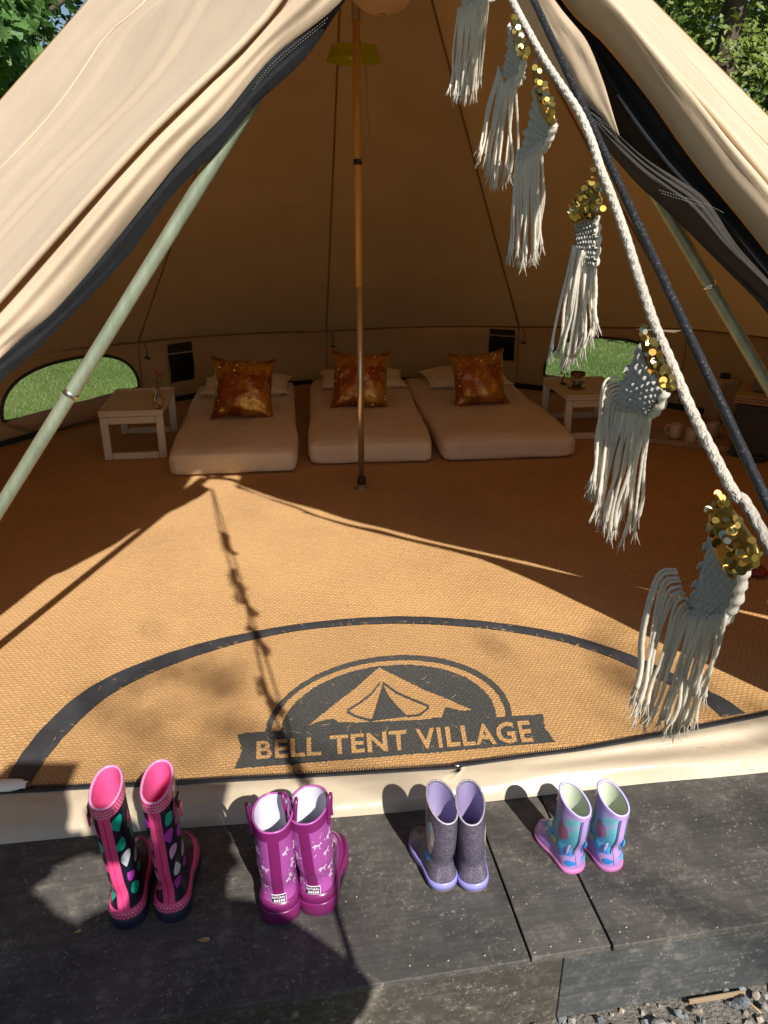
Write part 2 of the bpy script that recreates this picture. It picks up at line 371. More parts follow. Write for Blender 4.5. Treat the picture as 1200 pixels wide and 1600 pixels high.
def windowpanel(win, a0, a1):
    aL, aR, zb, zt = win; ac = (aL+aR)/2; aw = (aL-aR)/2; n = 72
    def shape(t):                                 # arched window outline, t in 0..1
        th = 2*math.pi*t; c, s = math.cos(th), math.sin(th)
        x = abs(c)**.75*(1 if c > 0 else -1); y = abs(s)**.9 if s > 0 else -.10*abs(s)**.5
        return ac-aw*x, zb+(zt-zb)*y
    inner = [shape(i/n) for i in range(n)]
    zc = zb+(zt-zb)*.4; outer = []
    for a, z in inner:
        da, dz = a-ac, z-zc; e = eave_z(ac)
        k = min((a0-ac)/da if da > 1e-6 else 1e9, (a1-ac)/da if da < -1e-6 else 1e9, (e-zc)/dz if dz > 1e-6 else 1e9, -zc/dz if dz < -1e-6 else 1e9)
        outer.append((ac+da*k, zc+dz*k))
    for (ca, cz) in [(a0, 0), (a1, 0), (a0, 1), (a1, 1)]:    # snap the nearest ring points to the corners
        i = min(range(n), key=lambda q: abs(outer[q][0]-ca)*.03+abs(outer[q][1]/eave_z(ca)-cz)); outer[i] = (ca, eave_z(ca)*cz)
    vs = []; K = 5
    for (ia, iz), (oa, oz) in zip(inner, outer):
        for k in range(K+1):
            f = k/K; a = ia+(oa-ia)*f; z = iz+(oz-iz)*f; vs.append(wallpt(a, min(z, eave_z(a))))
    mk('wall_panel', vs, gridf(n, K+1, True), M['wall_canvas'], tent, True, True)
    rim = [wallpt(*inner[i % n], -.006) for i in range(n+1)]
    wv, wf = tube(rim, .011, 7); w = mk('window', wv, wf, M['binding'], tent, True, True)
    cpt = wallpt(ac, zc, -.001); vs = [cpt]; fs = []
    for k in (1, 2, 3):
        for a, z in inner: vs.append(wallpt(ac+(a-ac)*k/3, zc+(z-zc)*k/3, -.001))
    for i in range(n): fs.append((0, 1+i, 1+(i+1) % n))
    for k in (0, 1):
        for i in range(n): fs.append((1+k*n+i, 1+(k+1)*n+i, 1+(k+1)*n+(i+1) % n, 1+k*n+(i+1) % n))
    pane = mk('window_mesh', [v_-PB for v_ in vs], fs, M['netting']); pane.parent = w
    # unzipped cover sagging under the window like a pouch
    mb = MB(); vs = []; NA, NB = 26, 12
    for i in range(NA+1):
        a = aL+(aR-aL)*i/NA; x = 1-2*i/NA; dep = (max(0, 1-x*x))**.6
        for j in range(NB+1):
            f = j/NB; z = zb-.01-(zb*.86)*dep*f*.95
            off = -.012-.07*math.sin(math.pi*f)*dep-.015*nz(i*.35, j*.4, ac)
            vs.append(wallpt(a, max(z, .05), off))
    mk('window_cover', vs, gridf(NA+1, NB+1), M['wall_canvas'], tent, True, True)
nm, nt, b = newmat('window_netting'); tr = node(nt, 'ShaderNodeBsdfTransparent'); mxs = node(nt, 'ShaderNodeMixShader'); mxs.inputs[0].default_value = .22
b.inputs['Base Color'].default_value = (.05, .05, .05, 1); b.inputs['Roughness'].default_value = .9
vv = coords(nt, (1, 1, 1)); nn = tex(nt, 900, 1, .5, vv); rr_ = ramp(nt, nn.outputs[0], [(.3, (.1,)*3), (.7, (.35,)*3)]); nt.links.new(rr_.outputs[0], mxs.inputs[0])
nt.links.new(tr.outputs[0], mxs.inputs[1]); nt.links.new(b.outputs[0], mxs.inputs[2]); nt.links.new(mxs.outputs[0], nt.nodes['Material Output'].inputs[0]); M['netting'] = nm
for w in WINS:
    ac = (w[0]+w[1])/2
    for a0, a1 in zip(wedges, wedges[1:]):
        if a1 < ac < a0: windowpanel(w, a0, a1)
# eave seam, dark skirt at the foot of the wall, wall seams
v, f = tube([wallpt(a, eave_z(a)-.004, -.004) for a in range(236, -48, -3)], .007, 5); mk('eave_seam', v, f, seamm, tent, True, True)
vs = [ring(a, RW+r_, eave_z(a)+z_+.006*nz(a*.3, k, 2)) for a in range(237, -49, -3) for k, (r_, z_) in enumerate([(.012, .03), (.03, .0), (.036, -.04), (.04, -.085)])]
mk('valance', vs, gridf(len(range(237, -49, -3)), 4), M['canvas'], tent, True, True)
vs = []
for a in range(237, -49, -3):
    for k, (r_, z_) in enumerate([(.02, -.01), (-.012, .035), (-.03, .055), (-.034, .07)]): vs.append(ring(a, RW+.03+r_, FZ-.03+z_))
mk('groundsheet_lip', vs, gridf(len(range(237, -49, -3)), 4), M['binding'], tent, True, True)
for a in (139, 103, 66, 37):
    v, f = tube([wallpt(a, eave_z(a)*k/6, -.003) for k in range(7)], .004, 5); mk('wall_seam', v, f, seamm, tent, True, True)
    p = wallpt(a-.8, eave_z(a)-.01, -.02); q = wallpt(a-1.2, eave_z(a)-.12, -.03)
    mb = MB(); mb.add(*tube([p, p.lerp(q, .5)+Vector((.012, 0, 0)), q], .003, 5)); mb.add(*tube([q+Vector((-.02, 0, .004)), q+Vector((.018, 0, -.006))], .007, 6)); mb.build('toggle', M['rubber'], tent, True, True)
# two black pockets sewn to the back wall
for (x0, y0, x1, y1, x2, y2) in [(260, 538, 303, 592, 299, 547), (766, 513, 803, 564, 803, 524)]:
    aA, zA = onwall(x0, y0); aB, zB = onwall(x1, y1); aS, zS = onwall(x2, y2)
    vs = [wallpt(aA+(aB-aA)*i/6, zS-.012+(zB-zS+.012)*j/6, -.02-.015*math.sin(math.pi*j/6)) for i in range(7) for j in range(7)]
    pk = mk('wall_pocket', vs, gridf(7, 7), M['lining'], tent, True, True)
    vs = [wallpt(aA+(aB-aA)*i/6, zA+(zS-zA)*j/3, -.022) for i in range(7) for j in range(4)]
    fl = mk('pocket_flap', [v_-PB for v_ in vs], gridf(7, 4), M['lining_brown']); fl.parent = pk

# ---- the two door flaps, folded back
def strip(name, up, lo, m, bulge=.05, folds=(), n=70, k=16, seed=0, parent=None, nzam=.006):
    U = arclen(catmull(pxl(up), 80), n); L_ = arclen(catmull(pxl(lo), 80), n); vs = []
    for i in range(n):
        d = (L_[i]-U[i])
        nrm = Vector((0, -1, .12))
        for j in range(k+1):
            f = j/k; q = U[i].lerp(L_[i], f); s_ = i/(n-1)
            wdt = min(1, d.length/.12)
            am = bulge*math.sin(math.pi*f)**.8
            for (fr, am2, dr) in folds: am += am2*math.sin(2*math.pi*(fr*f+dr*s_+seed*.37))*math.sin(math.pi*f)
            am += nzam*nz(f*7+seed, s_*5, seed)+nzam*.5*nz(f*16, s_*14, seed+3)
            vs.append(q+nrm*am*wdt)
    return mk(name, vs, gridf(n, k+1), m, parent or tent, True, parent is None)
fl = strip('door_flap', [(600, -230, 1.90), (446, -4, 1.86), (226, 226, 1.80), (6, 472, 1.76), (-190, 690, 1.70), (-420, 960, 1.62)],
      [(628, -130, 1.82), (530, 5, 1.81), (425, 90, 1.81), (350, 180, 1.79), (290, 240, 1.77), (225, 320, 1.75), (135, 430, 1.73), (75, 495, 1.71), (0, 560, 1.68), (-130, 690, 1.50), (-320, 930, 1.38)],
      M['canvas'], .058, [(1.6, .008, .4), (4.2, .004, .9)], seed=1, k=24)
def lining(name, up, lo, m, parent, **k):
    o = strip(name, up, lo, m, **k); return o
LU = [(628, -132, 1.825), (528, 3, 1.815), (422, 88, 1.815), (347, 178, 1.795), (287, 238, 1.775), (222, 318, 1.755), (132, 428, 1.735), (72, 493, 1.715), (-3, 558, 1.685), (-134, 690, 1.505), (-324, 930, 1.385)]
LL = [(636, -130, 1.84), (540, 0, 1.84), (480, 88, 1.84), (405, 160, 1.82), (345, 230, 1.80), (270, 305, 1.78), (200, 400, 1.76), (125, 480, 1.74), (50, 555, 1.71), (0, 597, 1.69), (-128, 715, 1.52), (-300, 945, 1.40)]
strip('door_lining', LU, LL, M['lining'], .03, [(1.3, .010, 2.2), (2.4, .005, 3.1)], seed=2, k=14, n=110)
def stitchline(pts, name='stitching', r=.00055, dash=.0035, gap=.0022):
    P_ = arclen(catmull(pxl(pts), 60), 60); L_ = sum((b_-a_).length for a_, b_ in zip(P_, P_[1:])); n = max(2, int(L_/(dash+gap))); Q = arclen(P_, n*2)
    mb = MB()
    for i in range(0, n*2-1, 2): mb.add(*tube([Q[i], Q[i+1]], r, 4))
    mb.build(name, M['stitch'], tent, True, True)
stitchline([(512, 28, 1.775), (470, 62, 1.772), (430, 95, 1.77), (400, 130, 1.77)]); stitchline([(508, 36, 1.775), (466, 70, 1.772), (428, 103, 1.77), (395, 140, 1.77)])

# right flap
strip('door_flap', [(770, -235, 1.93), (951, 2, 1.93), (1022, 84, 1.93), (1102, 170, 1.93), (1200, 284, 1.92), (1420, 565, 1.95), (1590, 800, 2.02)],
      [(770, -190, 1.84), (880, 0, 1.82), (948, 70, 1.81), (1025, 168, 1.81), (1095, 266, 1.81), (1200, 395, 1.82), (1400, 660, 1.90), (1540, 850, 1.98)],
      M['canvas'], .085, [(1.0, .022, .15), (2.7, .007, .8)], seed=4, k=26)
strip('door_lining', [(766, -190, 1.86), (876, 0, 1.85), (944, 70, 1.84), (1021, 166, 1.84), (1091, 264, 1.84), (1196, 393, 1.85), (1396, 660, 1.92)],
      [(760, -150, 1.87), (860, 0, 1.87), (910, 70, 1.87), (950, 190, 1.88), (1010, 280, 1.88), (1085, 345, 1.87), (1140, 400, 1.86), (1196, 470, 1.87), (1396, 700, 1.93)],
      M['lining'], .035, [(1.8, .014, .6), (3.1, .005, 1.4)], seed=5, k=18)
strip('door_flap_inner', [(748, -170, 1.80), (867, 0, 1.795), (916, 63, 1.79), (940, 120, 1.79), (955, 168, 1.795), (972, 226, 1.81)],
      [(738, -170, 1.84), (806, 0, 1.84), (848, 75, 1.84), (875, 122, 1.84), (899, 159, 1.835), (968, 226, 1.815)], M['canvas'], .018, [(1.2, .004, .3)], seed=6, k=12, n=50)
strip('lining_edge', [(893, 150, 1.815), (930, 172, 1.805), (968, 212, 1.80), (1012, 250, 1.795), (1062, 282, 1.795), (1104, 312, 1.795), (1150, 380, 1.80), (1200, 436, 1.81), (1330, 580, 1.84), (1470, 760, 1.90), (1600, 980, 2.0)],
      [(899, 166, 1.84), (927, 208, 1.84), (990, 282, 1.84), (1046, 334, 1.84), (1130, 418, 1.84), (1200, 492, 1.84), (1262, 590, 1.82), (1325, 750, 1.78), (1372, 940, 1.74), (1400, 1128, 1.74)],
      M['lining_brown'], .045, [(1.1, .020, 1.6), (2.2, .010, 2.6)], seed=9, k=22, n=120, nzam=.012)
stitchline([(905, 165, 1.79), (930, 180, 1.78), (958, 205, 1.775), (968, 222, 1.775)]); stitchline([(905, 172, 1.79), (930, 188, 1.78), (955, 210, 1.775)])
stitchline([(1030, 297, 1.755), (1060, 306, 1.75), (1100, 318, 1.75), (1130, 332, 1.755)]); stitchline([(1034, 302, 1.755), (1062, 311, 1.75), (1100, 323, 1.75)])

# ---- poles
cp = thing('centre_pole', 'tall slim centre pole standing on the coir floor', 'pole', (PB.x, PB.y, FZ))
def vt(z0, z1, r, m, name):
    v, f = tube([(0, 0, z0), (0, 0, z1)], r, 14); return mk(name, v, f, m, cp)
zj = ony(555, 445, PB.y).z-FZ; zb_ = ony(558, 253, PB.y).z-FZ; zt_ = ony(553, 33, PB.y).z-FZ
vt(.035, zj, .0160, M['pole_steel'], 'lower_tube'); vt(zj-.01, zt_, .0178, M['pole_wood'], 'upper_tube'); vt(zt_, 3.2, .019, M['pole_grey'], 'top_sleeve')
vt(zb_-.012, zb_+.012, .0205, M['rubber'], 'band'); vt(.03, .065, .0235, M['rubber'], 'foot_ring')
v, f = lathe([(0, .032), (.019, .032), (.019, .004), (.045, .002), (.045, 0), (0, 0)], 16); mk('foot', v, f, M['pole_grey'], cp)
fr = thing('door_frame', 'green grey steel A shaped pole frame inside the tent doorway', 'pole frame', (.1, 1.88, FZ))
la = Vector((-1.49, 1.63, FZ)); lb = Vector((.0, 1.885, 2.06)); ra = Vector((1.83, 2.16, FZ)); rb = Vector((.18, 1.865, 2.06))
for a_, b_, t_ in ((la, lb, .51), (ra, rb, .62)):
    pth = [a_.lerp(b_, i/20) for i in range(21)]
    v, f = tube(pth, .0165, 14); leg = mk('frame_pole', v, f, M['steel'], fr, True, True)
    d_ = (b_-a_).normalized(); c_ = a_.lerp(b_, t_)
    v, f = tube([c_-d_*.006, c_+d_*.006], .0178, 14); rg = mk('collar', [x-fr.location for x in map(Vector, v)], f, M['ring']); rg.parent = leg
v, f = tube(catmull([lb, lb+Vector((.02, 0, .03)), Vector((.09, 1.875, 2.105)), rb+Vector((-.02, 0, .03)), rb], 14), .0165, 12); mk('frame_top', v, f, M['steel'], fr, True, True)

# ------------------------------------------------------------------ coir floor, doormat, sill
zipL = [onz(-420, 1262, FZ), onz(-200, 1245, FZ), onz(0, 1232, FZ), onz(350, 1215, FZ), onz(712, 1195, FZ), onz(950, 1158, FZ), onz(1200, 1110, FZ), onz(1480, 1050, FZ)]
vs = [Vector((C0.x, C0.y, FZ))]; outl = [ring(a, RW-.02, FZ) for a in range(236, -49, -4)]
zl = arclen(catmull(zipL, 50), 40)
outl += [p for p in reversed(zl)]
FLOOR = outl
arcO = [onz(*q, FZ+.004) for q in [(8, 1226), (30, 1185), (75, 1130), (130, 1082), (200, 1045), (300, 1010), (400, 987), (500, 972), (620, 964), (740, 970), (850, 985), (930, 1005), (1000, 1030), (1070, 1062), (1130, 1092), (1165, 1116)]]
arcI = [onz(*q, FZ+.004) for q in [(48, 1224), (70, 1190), (110, 1142), (165, 1092), (230, 1056), (310, 1025), (405, 998), (500, 982), (620, 975), (740, 981), (850, 997), (930, 1019), (995, 1046), (1050, 1073), (1100, 1098), (1128, 1122)]]
AO = arclen(catmull(arcO, 120), 90); AI = arclen(catmull(arcI, 120), 90)
mat_ = thing('door_mat', 'half round coir doormat printed with a black tent emblem', 'doormat', (.05, 1.9, FZ))
poly = [Vector((p.x, p.y, FZ+.005)) for p in AI]
cen = Vector((.05, 1.95, FZ+.005)); bot = [Vector((p.x, p.y, FZ+.005)) for p in arclen([onz(1128, 1124, FZ), onz(950, 1156, FZ), onz(712, 1193, FZ), onz(350, 1213, FZ), onz(48, 1229, FZ)], 40)]
loop = poly+bot; vs = [cen]+loop
mk('coir_pile', vs, [(0, 1+(i+1) % len(loop), 1+i) for i in range(len(loop))], M['coir_mat'], mat_, False, True)
vs = []
for i in range(90):
    o_, i_ = AO[i], AI[i]
    for k in range(5):
        f = k/4; p = o_.lerp(i_, f); e_ = (.0025*nz(i*.9, k, 3) if k in (0, 4) else 0)
        d_ = (o_-i_).normalized(); vs.append(Vector((p.x, p.y, FZ+.0075+.002*math.sin(math.pi*f)+.0015*nz(i*.5, k*.8)))+d_*e_)
mk('edge_binding', vs, gridf(90, 5), M['binding'], mat_, True, True)
# emblem: flat print on the mat
def flatpoly(pts, z, jit=.0038, dens=.006, inner=None):
    P_ = [onz(*q, FZ) for q in pts]; out = []
    n = len(P_)
    for i in range(n):
        a_, b_ = P_[i], P_[(i+1) % n]; k = max(1, int((b_-a_).length/dens))
        for j in range(k):
            p = a_.lerp(b_, j/k); out.append(Vector((p.x+jit*nz(p.x*160, p.y*160, 1)*1.4, p.y+jit*nz(p.x*160, p.y*160, 8)*1.4, FZ+z)))
    return out
def fillmesh(name, loops, m, parent, world=True):
    bm = bmesh.new(); edges = []
    for L_ in loops:
        vv = [bm.verts.new(p) for p in L_]
        for i in range(len(vv)): edges.append(bm.edges.new((vv[i], vv[(i+1) % len(vv)])))
    bmesh.ops.triangle_fill(bm, use_beauty=True, use_dissolve=False, edges=edges, normal=(0, 0, 1))
    bm.verts.index_update(); vs = [v_.co.copy() for v_ in bm.verts]; fs = [tuple(v_.index for v_ in f_.verts) for f_ in bm.faces]; bm.free()
    return mk(name, vs, fs, m, parent, False, world)
def ellarc(cx, cy, rx, ryT, tilt, a0, a1, n=40):
    return [(cx+rx*math.cos(R(a0+(a1-a0)*i/n)), cy-ryT*math.sin(R(a0+(a1-a0)*i/n))-tilt*rx*math.cos(R(a0+(a1-a0)*i/n))) for i in range(n+1)]
fl = fillmesh('coir_floor', [FLOOR], M['coir'], None, False); tag(fl, kind='structure')
Z1, Z2, Z3 = .0065, .0078, .0090
fillmesh('print', [flatpoly([(372, 1150), (384, 1148), (398, 1147), (560, 1138), (700, 1129), (848, 1118), (851, 1140), (868, 1162), (700, 1177), (540, 1190), (420, 1200), (366, 1204), (378, 1178)], Z1)], M['coir_black'], mat_)
EO = ellarc(607, 1140, 193, 113, .078, 0, 180); EI = ellarc(607, 1140, 184, 105, .078, 180, 0)
fillmesh('print', [flatpoly(EO+EI, Z1+.0004, .0026)], M['coir_black'], mat_)
fillmesh('print', [flatpoly(ellarc(607, 1137, 168, 95, .078, 0, 180), Z1+.0007)], M['coir_black'], mat_)
fillmesh('print', [flatpoly([(592, 1046), (620, 1060), (660, 1080), (700, 1096), (738, 1113), (720, 1113), (696, 1108), (690, 1124), (655, 1128), (560, 1132), (530, 1132), (520, 1126), (500, 1130), (482, 1137), (520, 1106), (556, 1078)], Z2, .0028)], M['coir_mat'], mat_)
fillmesh('print', [flatpoly([(598, 1072), (608, 1092), (622, 1108), (637, 1123), (610, 1127), (580, 1131), (590, 1100)], Z3, .0012)], M['coir_black'], mat_)
def fatline(pts, w, z):
    o = []; P_ = pts
    up = [(x, y-w) for x, y in P_]; dn = [(x, y+w) for x, y in reversed(P_)]
    fillmesh('print', [flatpoly(up+dn, z, .0012)], M['coir_black'], mat_)
fatline([(594, 1070), (580, 1088), (562, 1102), (541, 1115), (556, 1123), (582, 1130)], 2.0, Z3)
fatline([(598, 1070), (620, 1086), (645, 1097), (672, 1108), (655, 1121), (636, 1123)], 2.0, Z3)
cu = bpy.data.curves.new('lettering', 'FONT'); cu.body = 'BELL TENT VILLAGE'; cu.size = 1; cu.offset = .028; cu.space_character = 1.12; cu.space_word = .9; cu.resolution_u = 3
to = bpy.data.objects.new('lettering', cu); COL.objects.link(to); bpy.context.view_layer.update()
tm = bpy.data.meshes.new_from_object(to.evaluated_get(bpy.context.evaluated_depsgraph_get())); bpy.data.objects.remove(to)
xs = [v_.co.x for v_ in tm.vertices]; ys = [v_.co.y for v_ in tm.vertices]; x0, x1, y0, y1 = min(xs), max(xs), min(ys), max(ys)
tA, tB = onz(401, 1191, FZ), onz(834, 1163, FZ); tC, tD = onz(401, 1162, FZ), onz(826, 1129, FZ)
vs = []
for v_ in tm.vertices:
    f = (v_.co.x-x0)/(x1-x0); g = (v_.co.y-y0)/(y1-y0); p = tA.lerp(tB, f).lerp(tC.lerp(tD, f), g)
    vs.append((p.x+.0036*nz(p.x*170, p.y*170, 2), p.y+.0036*nz(p.x*170, p.y*170, 5), FZ+Z3))
mk('lettering', vs, [tuple(p.vertices) for p in tm.polygons], M['coir_mat'], mat_, False, True)

# sill: the cream groundsheet front with its zip
sill = thing('groundsheet_sill', 'cream glossy groundsheet strip across the tent doorway', 'groundsheet', (0, 1.6, 0))
bL = [onz(-420, 1368), onz(-200, 1344), onz(0, 1320), onz(160, 1305), onz(320, 1292), onz(480, 1281), onz(620, 1270), onz(720, 1258), onz(850, 1243), onz(1000, 1226), onz(1200, 1207), onz(1480, 1175)]
BL_ = arclen(catmull(bL, 120), 110)
tL = [(-420, 1270), (-200, 1253), (0, 1240), (350, 1222), (700, 1202), (715, 1199), (830, 1183), (950, 1166), (1200, 1118), (1480, 1058)]
TL_ = arclen(catmull([onz(*q, FZ+.012) for q in tL], 120), 110)
vs = []
for i in range(110):
    a_, b_ = BL_[i], TL_[i]; s_ = i/109
    for k in range(15):
        f = k/14
        y_ = a_.lerp(b_, f)
        z = (FZ+.012)*(math.sin(f*math.pi/2)**.55) if f > 0 else .001
        rgt = sst(.52, .75, s_)
        w = .004*nz(s_*9, f*3, 2)+.018*rgt*math.sin(f*9+s_*7+1.5*nz(s_*6, 0, 5))*math.sin(math.pi*f)+.003*nz(s_*40, f*5, 9)*math.sin(math.pi*f)
        kink = .012*math.exp(-((s_-.575)/.012)**2)*math.sin(math.pi*f)
        vs.append(Vector((y_.x, y_.y-w*.7-kink, max(.001, z+w*.6))))
mk('groundsheet', vs, gridf(110, 15), M['pvc'], sill, True, True)
ZP = arclen(TL_, 160); vs = []
for i, p in enumerate(ZP):
    for k, (dy, dz) in enumerate([(-.004, .001), (0, .004), (.010, .004), (.016, -.001), (.018, -.008)]): vs.append(p+Vector((0, dy, dz+.001)))
zp = mk('zip', vs, gridf(160, 5), M['zip'], sill, True, True)
mb = MB(); ZT = arclen(TL_, 520)
for i, p in enumerate(ZT):
    v, f = boxv(p.x, p.y+.014, p.z+.004, .0022, .009, .004, 0); mb.add(v, f)
zt = mb.build('zip_teeth', M['binding'], None, False, False); zt.parent = zp
for v_ in zt.data.vertices: v_.co -= sill.location
v, f = boxv(*onz(714, 1196, FZ+.02), .012, .008, .006, .002); o = mk('zip_pull', [Vector(q)-sill.location for q in v], f, M['ring']); o.parent = zp
# white folded plastic corner at the left end of the zip
mb = MB(); vs = []
c0 = onz(-25, 1232, FZ+.02); ex = (onz(40, 1226, FZ+.02)-c0)
for i in range(12):
    for j in range(7):
        f, g = i/11, j/6; w = .05*(1-.35*f**3)
        vs.append(c0+ex*f*1.05+Vector((0, -.01+w*(g-.2)*(1 if f < .85 else .75), .012*math.sin(math.pi*g)+.004*nz(f*4, g*4, 2))))
wt = mk('plastic_sheet', vs, gridf(12, 7), pm('white_plastic', (.80, .77, .70), .4, .04, 5, .2, 30)); tag(wt, 'scrap of white plastic sheet at left end of the black zip', 'plastic scrap')
md = wt.modifiers.new('thick', 'SOLIDIFY'); md.thickness = .003

# ------------------------------------------------------------------ inside the tent: mattresses, pillows, cushions
def softbox(w, l, h, bev, seed, amp=.008):
    bm = bmesh.new(); bmesh.ops.create_cube(bm, size=1)
    bmesh.ops.subdivide_edges(bm, edges=list(bm.edges), cuts=13, use_grid_fill=True)
    vs = []
    for v_ in bm.verts:
        x, y, z = v_.co.x*2, v_.co.y*2, v_.co.z*2
        hx, hy, hz = w/2-bev, l/2-bev, h/2-bev*.9
        # rounded box: clamp to the core, push out by the rounding radius
        px, py, pz = x*w/2, y*l/2, z*h/2
        cx, cy, cz = max(-hx, min(hx, px)), max(-hy, min(hy, py)), max(-hz, min(hz, pz))
        d = Vector((px-cx, py-cy, (pz-cz)))
        if d.length > 1e-6: d = d.normalized()*bev
        q = Vector((cx, cy, cz))+d
        n_ = amp*nz(q.x*3.2, q.y*3.2, seed)+amp*.5*nz(q.x*9, q.y*5, seed+4)
        q.z += n_*(1 if z > -.9 else 0); q.x += n_*.7*math.copysign(1, x)*(abs(x) > .95); q.y += n_*.8*math.copysign(1, y)*(abs(y) > .95)
        vs.append(q+Vector((0, 0, h/2)))
    bm.verts.index_update(); fs = [tuple(v_.index for v_ in f.verts) for f in bm.faces]; bm.free(); return vs, fs
def pillow(w, l, t, seed, ears=.03, amp=.01, n=26):
    vs = []; fs = []
    for side in (1, -1):
        for i in range(n+1):
            for j in range(n+1):
                x = 2*i/n-1; y = 2*j/n-1
                k = ((1-abs(x)**2.6)*(1-abs(y)**2.6)); k = max(0, k)**.55
                pin = 1-.06*(1-abs(x)**2)*abs(y)**4; pin2 = 1-.06*(1-abs(y)**2)*abs(x)**4
                ex = ears*(abs(x*y)**5)
                q = Vector((x*w/2*pin2*(1+ex), y*l/2*pin*(1+ex), side*t/2*k))
                wn_ = amp*nz(x*2.5+seed, y*2.5, seed)+amp*.5*nz(x*6, y*6+seed, 3)
                q.z += wn_*min(1, k*2); vs.append(q)
    N = (n+1)**2; g = gridf(n+1, n+1); fs = g+[tuple(N+i for i in reversed(f)) for f in g]
    return vs, fs
dirx = Vector((math.cos(R(7.5)), math.sin(R(7.5)), 0))
mspec = [((258, 745), (473, 735), 1.72, 7.0, 'leftmost cream foam mattress, beside the table with the vase'), ((476, 727), (683, 720), 1.74, 4.5, 'middle cream foam mattress, behind the centre pole'),
         ((684, 722), (903, 712), 1.70, 6.5, 'rightmost cream foam mattress, beside the table with the lantern')]
def sequinmat(name, c1, c2):
    m, nt, b = newmat(name); v = coords(nt)
    vo = node(nt, 'ShaderNodeTexVoronoi'); vo.inputs['Scale'].default_value = 150; nt.links.new(v, vo.inputs['Vector'])
    n_ = tex(nt, 6, 4, .6, v); r_ = ramp(nt, n_.outputs[0], [(.47, c1), (.56, c2)])
    nt.links.new(r_.outputs[0], b.inputs['Base Color']); b.inputs['Metallic'].default_value = .85; b.inputs['Roughness'].default_value = .32
    sp = node(nt, 'ShaderNodeSeparateColor'); nt.links.new(vo.outputs['Color'], sp.inputs[0])
    bumpn(nt, b, sp.outputs[0], 1.0, .008); return m
SQ = [sequinmat('copper_sequins_a', (.33, .105, .035), (.62, .33, .09)), sequinmat('copper_sequins_b', (.36, .12, .045), (.62, .34, .10)), sequinmat('copper_sequins_c', (.42, .16, .08), (.62, .34, .10))]
M['gold'] = pm('gold_sequin', (.70, .42, .10), .27, .1, 20, 0, metal=1)
M['gold2'] = pm('olive_gold_sequin', (.45, .33, .09), .27, .2, 20, 0, metal=1)
M['gold3'] = pm('pale_green_gold_sequin', (.60, .58, .40), .27, .1, 20, 0, metal=1)
cush = [((334, 657), 91, 4, 'square copper sequin cushion on the leftmost mattress'), ((520, 641), 86, 3, 'square copper sequin cushion on the middle mattress'), ((708, 637), 82, -4, 'square copper sequin cushion on the rightmost mattress')]
for k, (a_, b_, ln, rot, lab) in enumerate(mspec):
    A_, B_ = onz(*a_, FZ), onz(*b_, FZ); w = (B_-A_).length*.945; rz = R(rot)
    mid = (A_+B_)/2; yv = Vector((-math.sin(rz), math.cos(rz), 0)); cpos = mid+yv*(ln/2-.035)
    vs, fs = softbox(w, ln, .135, .050, 3+k*7, .016)
    o = mk('mattress', vs, fs, M['sheet']); o.location = (cpos.x, cpos.y, FZ+.002); o.rotation_euler = (0, 0, rz); tag(o, lab, 'mattress', 'mattresses in a row')
    pv, pf = pillow(.62, .40, .13, k*3.3, .05, .016)
    pp = cpos+yv*(ln/2-.30); po = mk('pillow', pv, pf, M['pillowcase']); po.location = (pp.x+.02, pp.y, FZ+.135+.052); po.rotation_euler = (R(4), 0, rz+R((k-1)*3))
    tag(po, ['flattened cream pillow behind the leftmost cushion', 'flattened cream pillow behind the middle cushion', 'flattened cream pillow behind the rightmost cushion'][k], 'pillow', 'pillows on the mattresses')
    (cx, cy), wp, crz, clab = cush[k]
    base = onz(cx+wp/2, cy-2, FZ+.14); size = wp/FPX*(base.y*_c+(EYE-.2)*_s)*1.02
    cv, cf = pillow(size, size, .15, 9+k*5, .10, .012)
    ce = thing('cushion', clab, 'cushion', (base.x, base.y+.09, FZ+.14+size*.46), 0, 'sequin cushions'); ce.rotation_euler = (R(66), R(crz), rz)
    cm = mk('cushion_cover', cv, cf, SQ[k], ce)
    # flipped gold sequins, too small to pick apart
    mb = MB(); q = random.Random(31+k)
    for _ in range(420):
        x, y = q.uniform(-.95, .95), q.uniform(-.95, .95)
        if nz(x*2.1+k*3, y*2.1, 5) < .05 and q.random() < .85: continue
        kk = max(0, (1-abs(x)**2.6)*(1-abs(y)**2.6))**.55
        p = Vector((x*size/2*.97, y*size/2*.97, .075*kk+.006)); e = Euler((q.uniform(-.8, .8), q.uniform(-.8, .8), 0)).to_matrix(); r_ = .0042
        mb.add([p+e @ Vector((r_*math.cos(t), r_*math.sin(t), 0)) for t in (0, 1.05, 2.1, 3.14, 4.19, 5.24)], [(0, 1, 2, 3, 4, 5)])
    so_ = mb.build('sequins', M['gold'], ce, False); so_['kind'] = 'stuff'

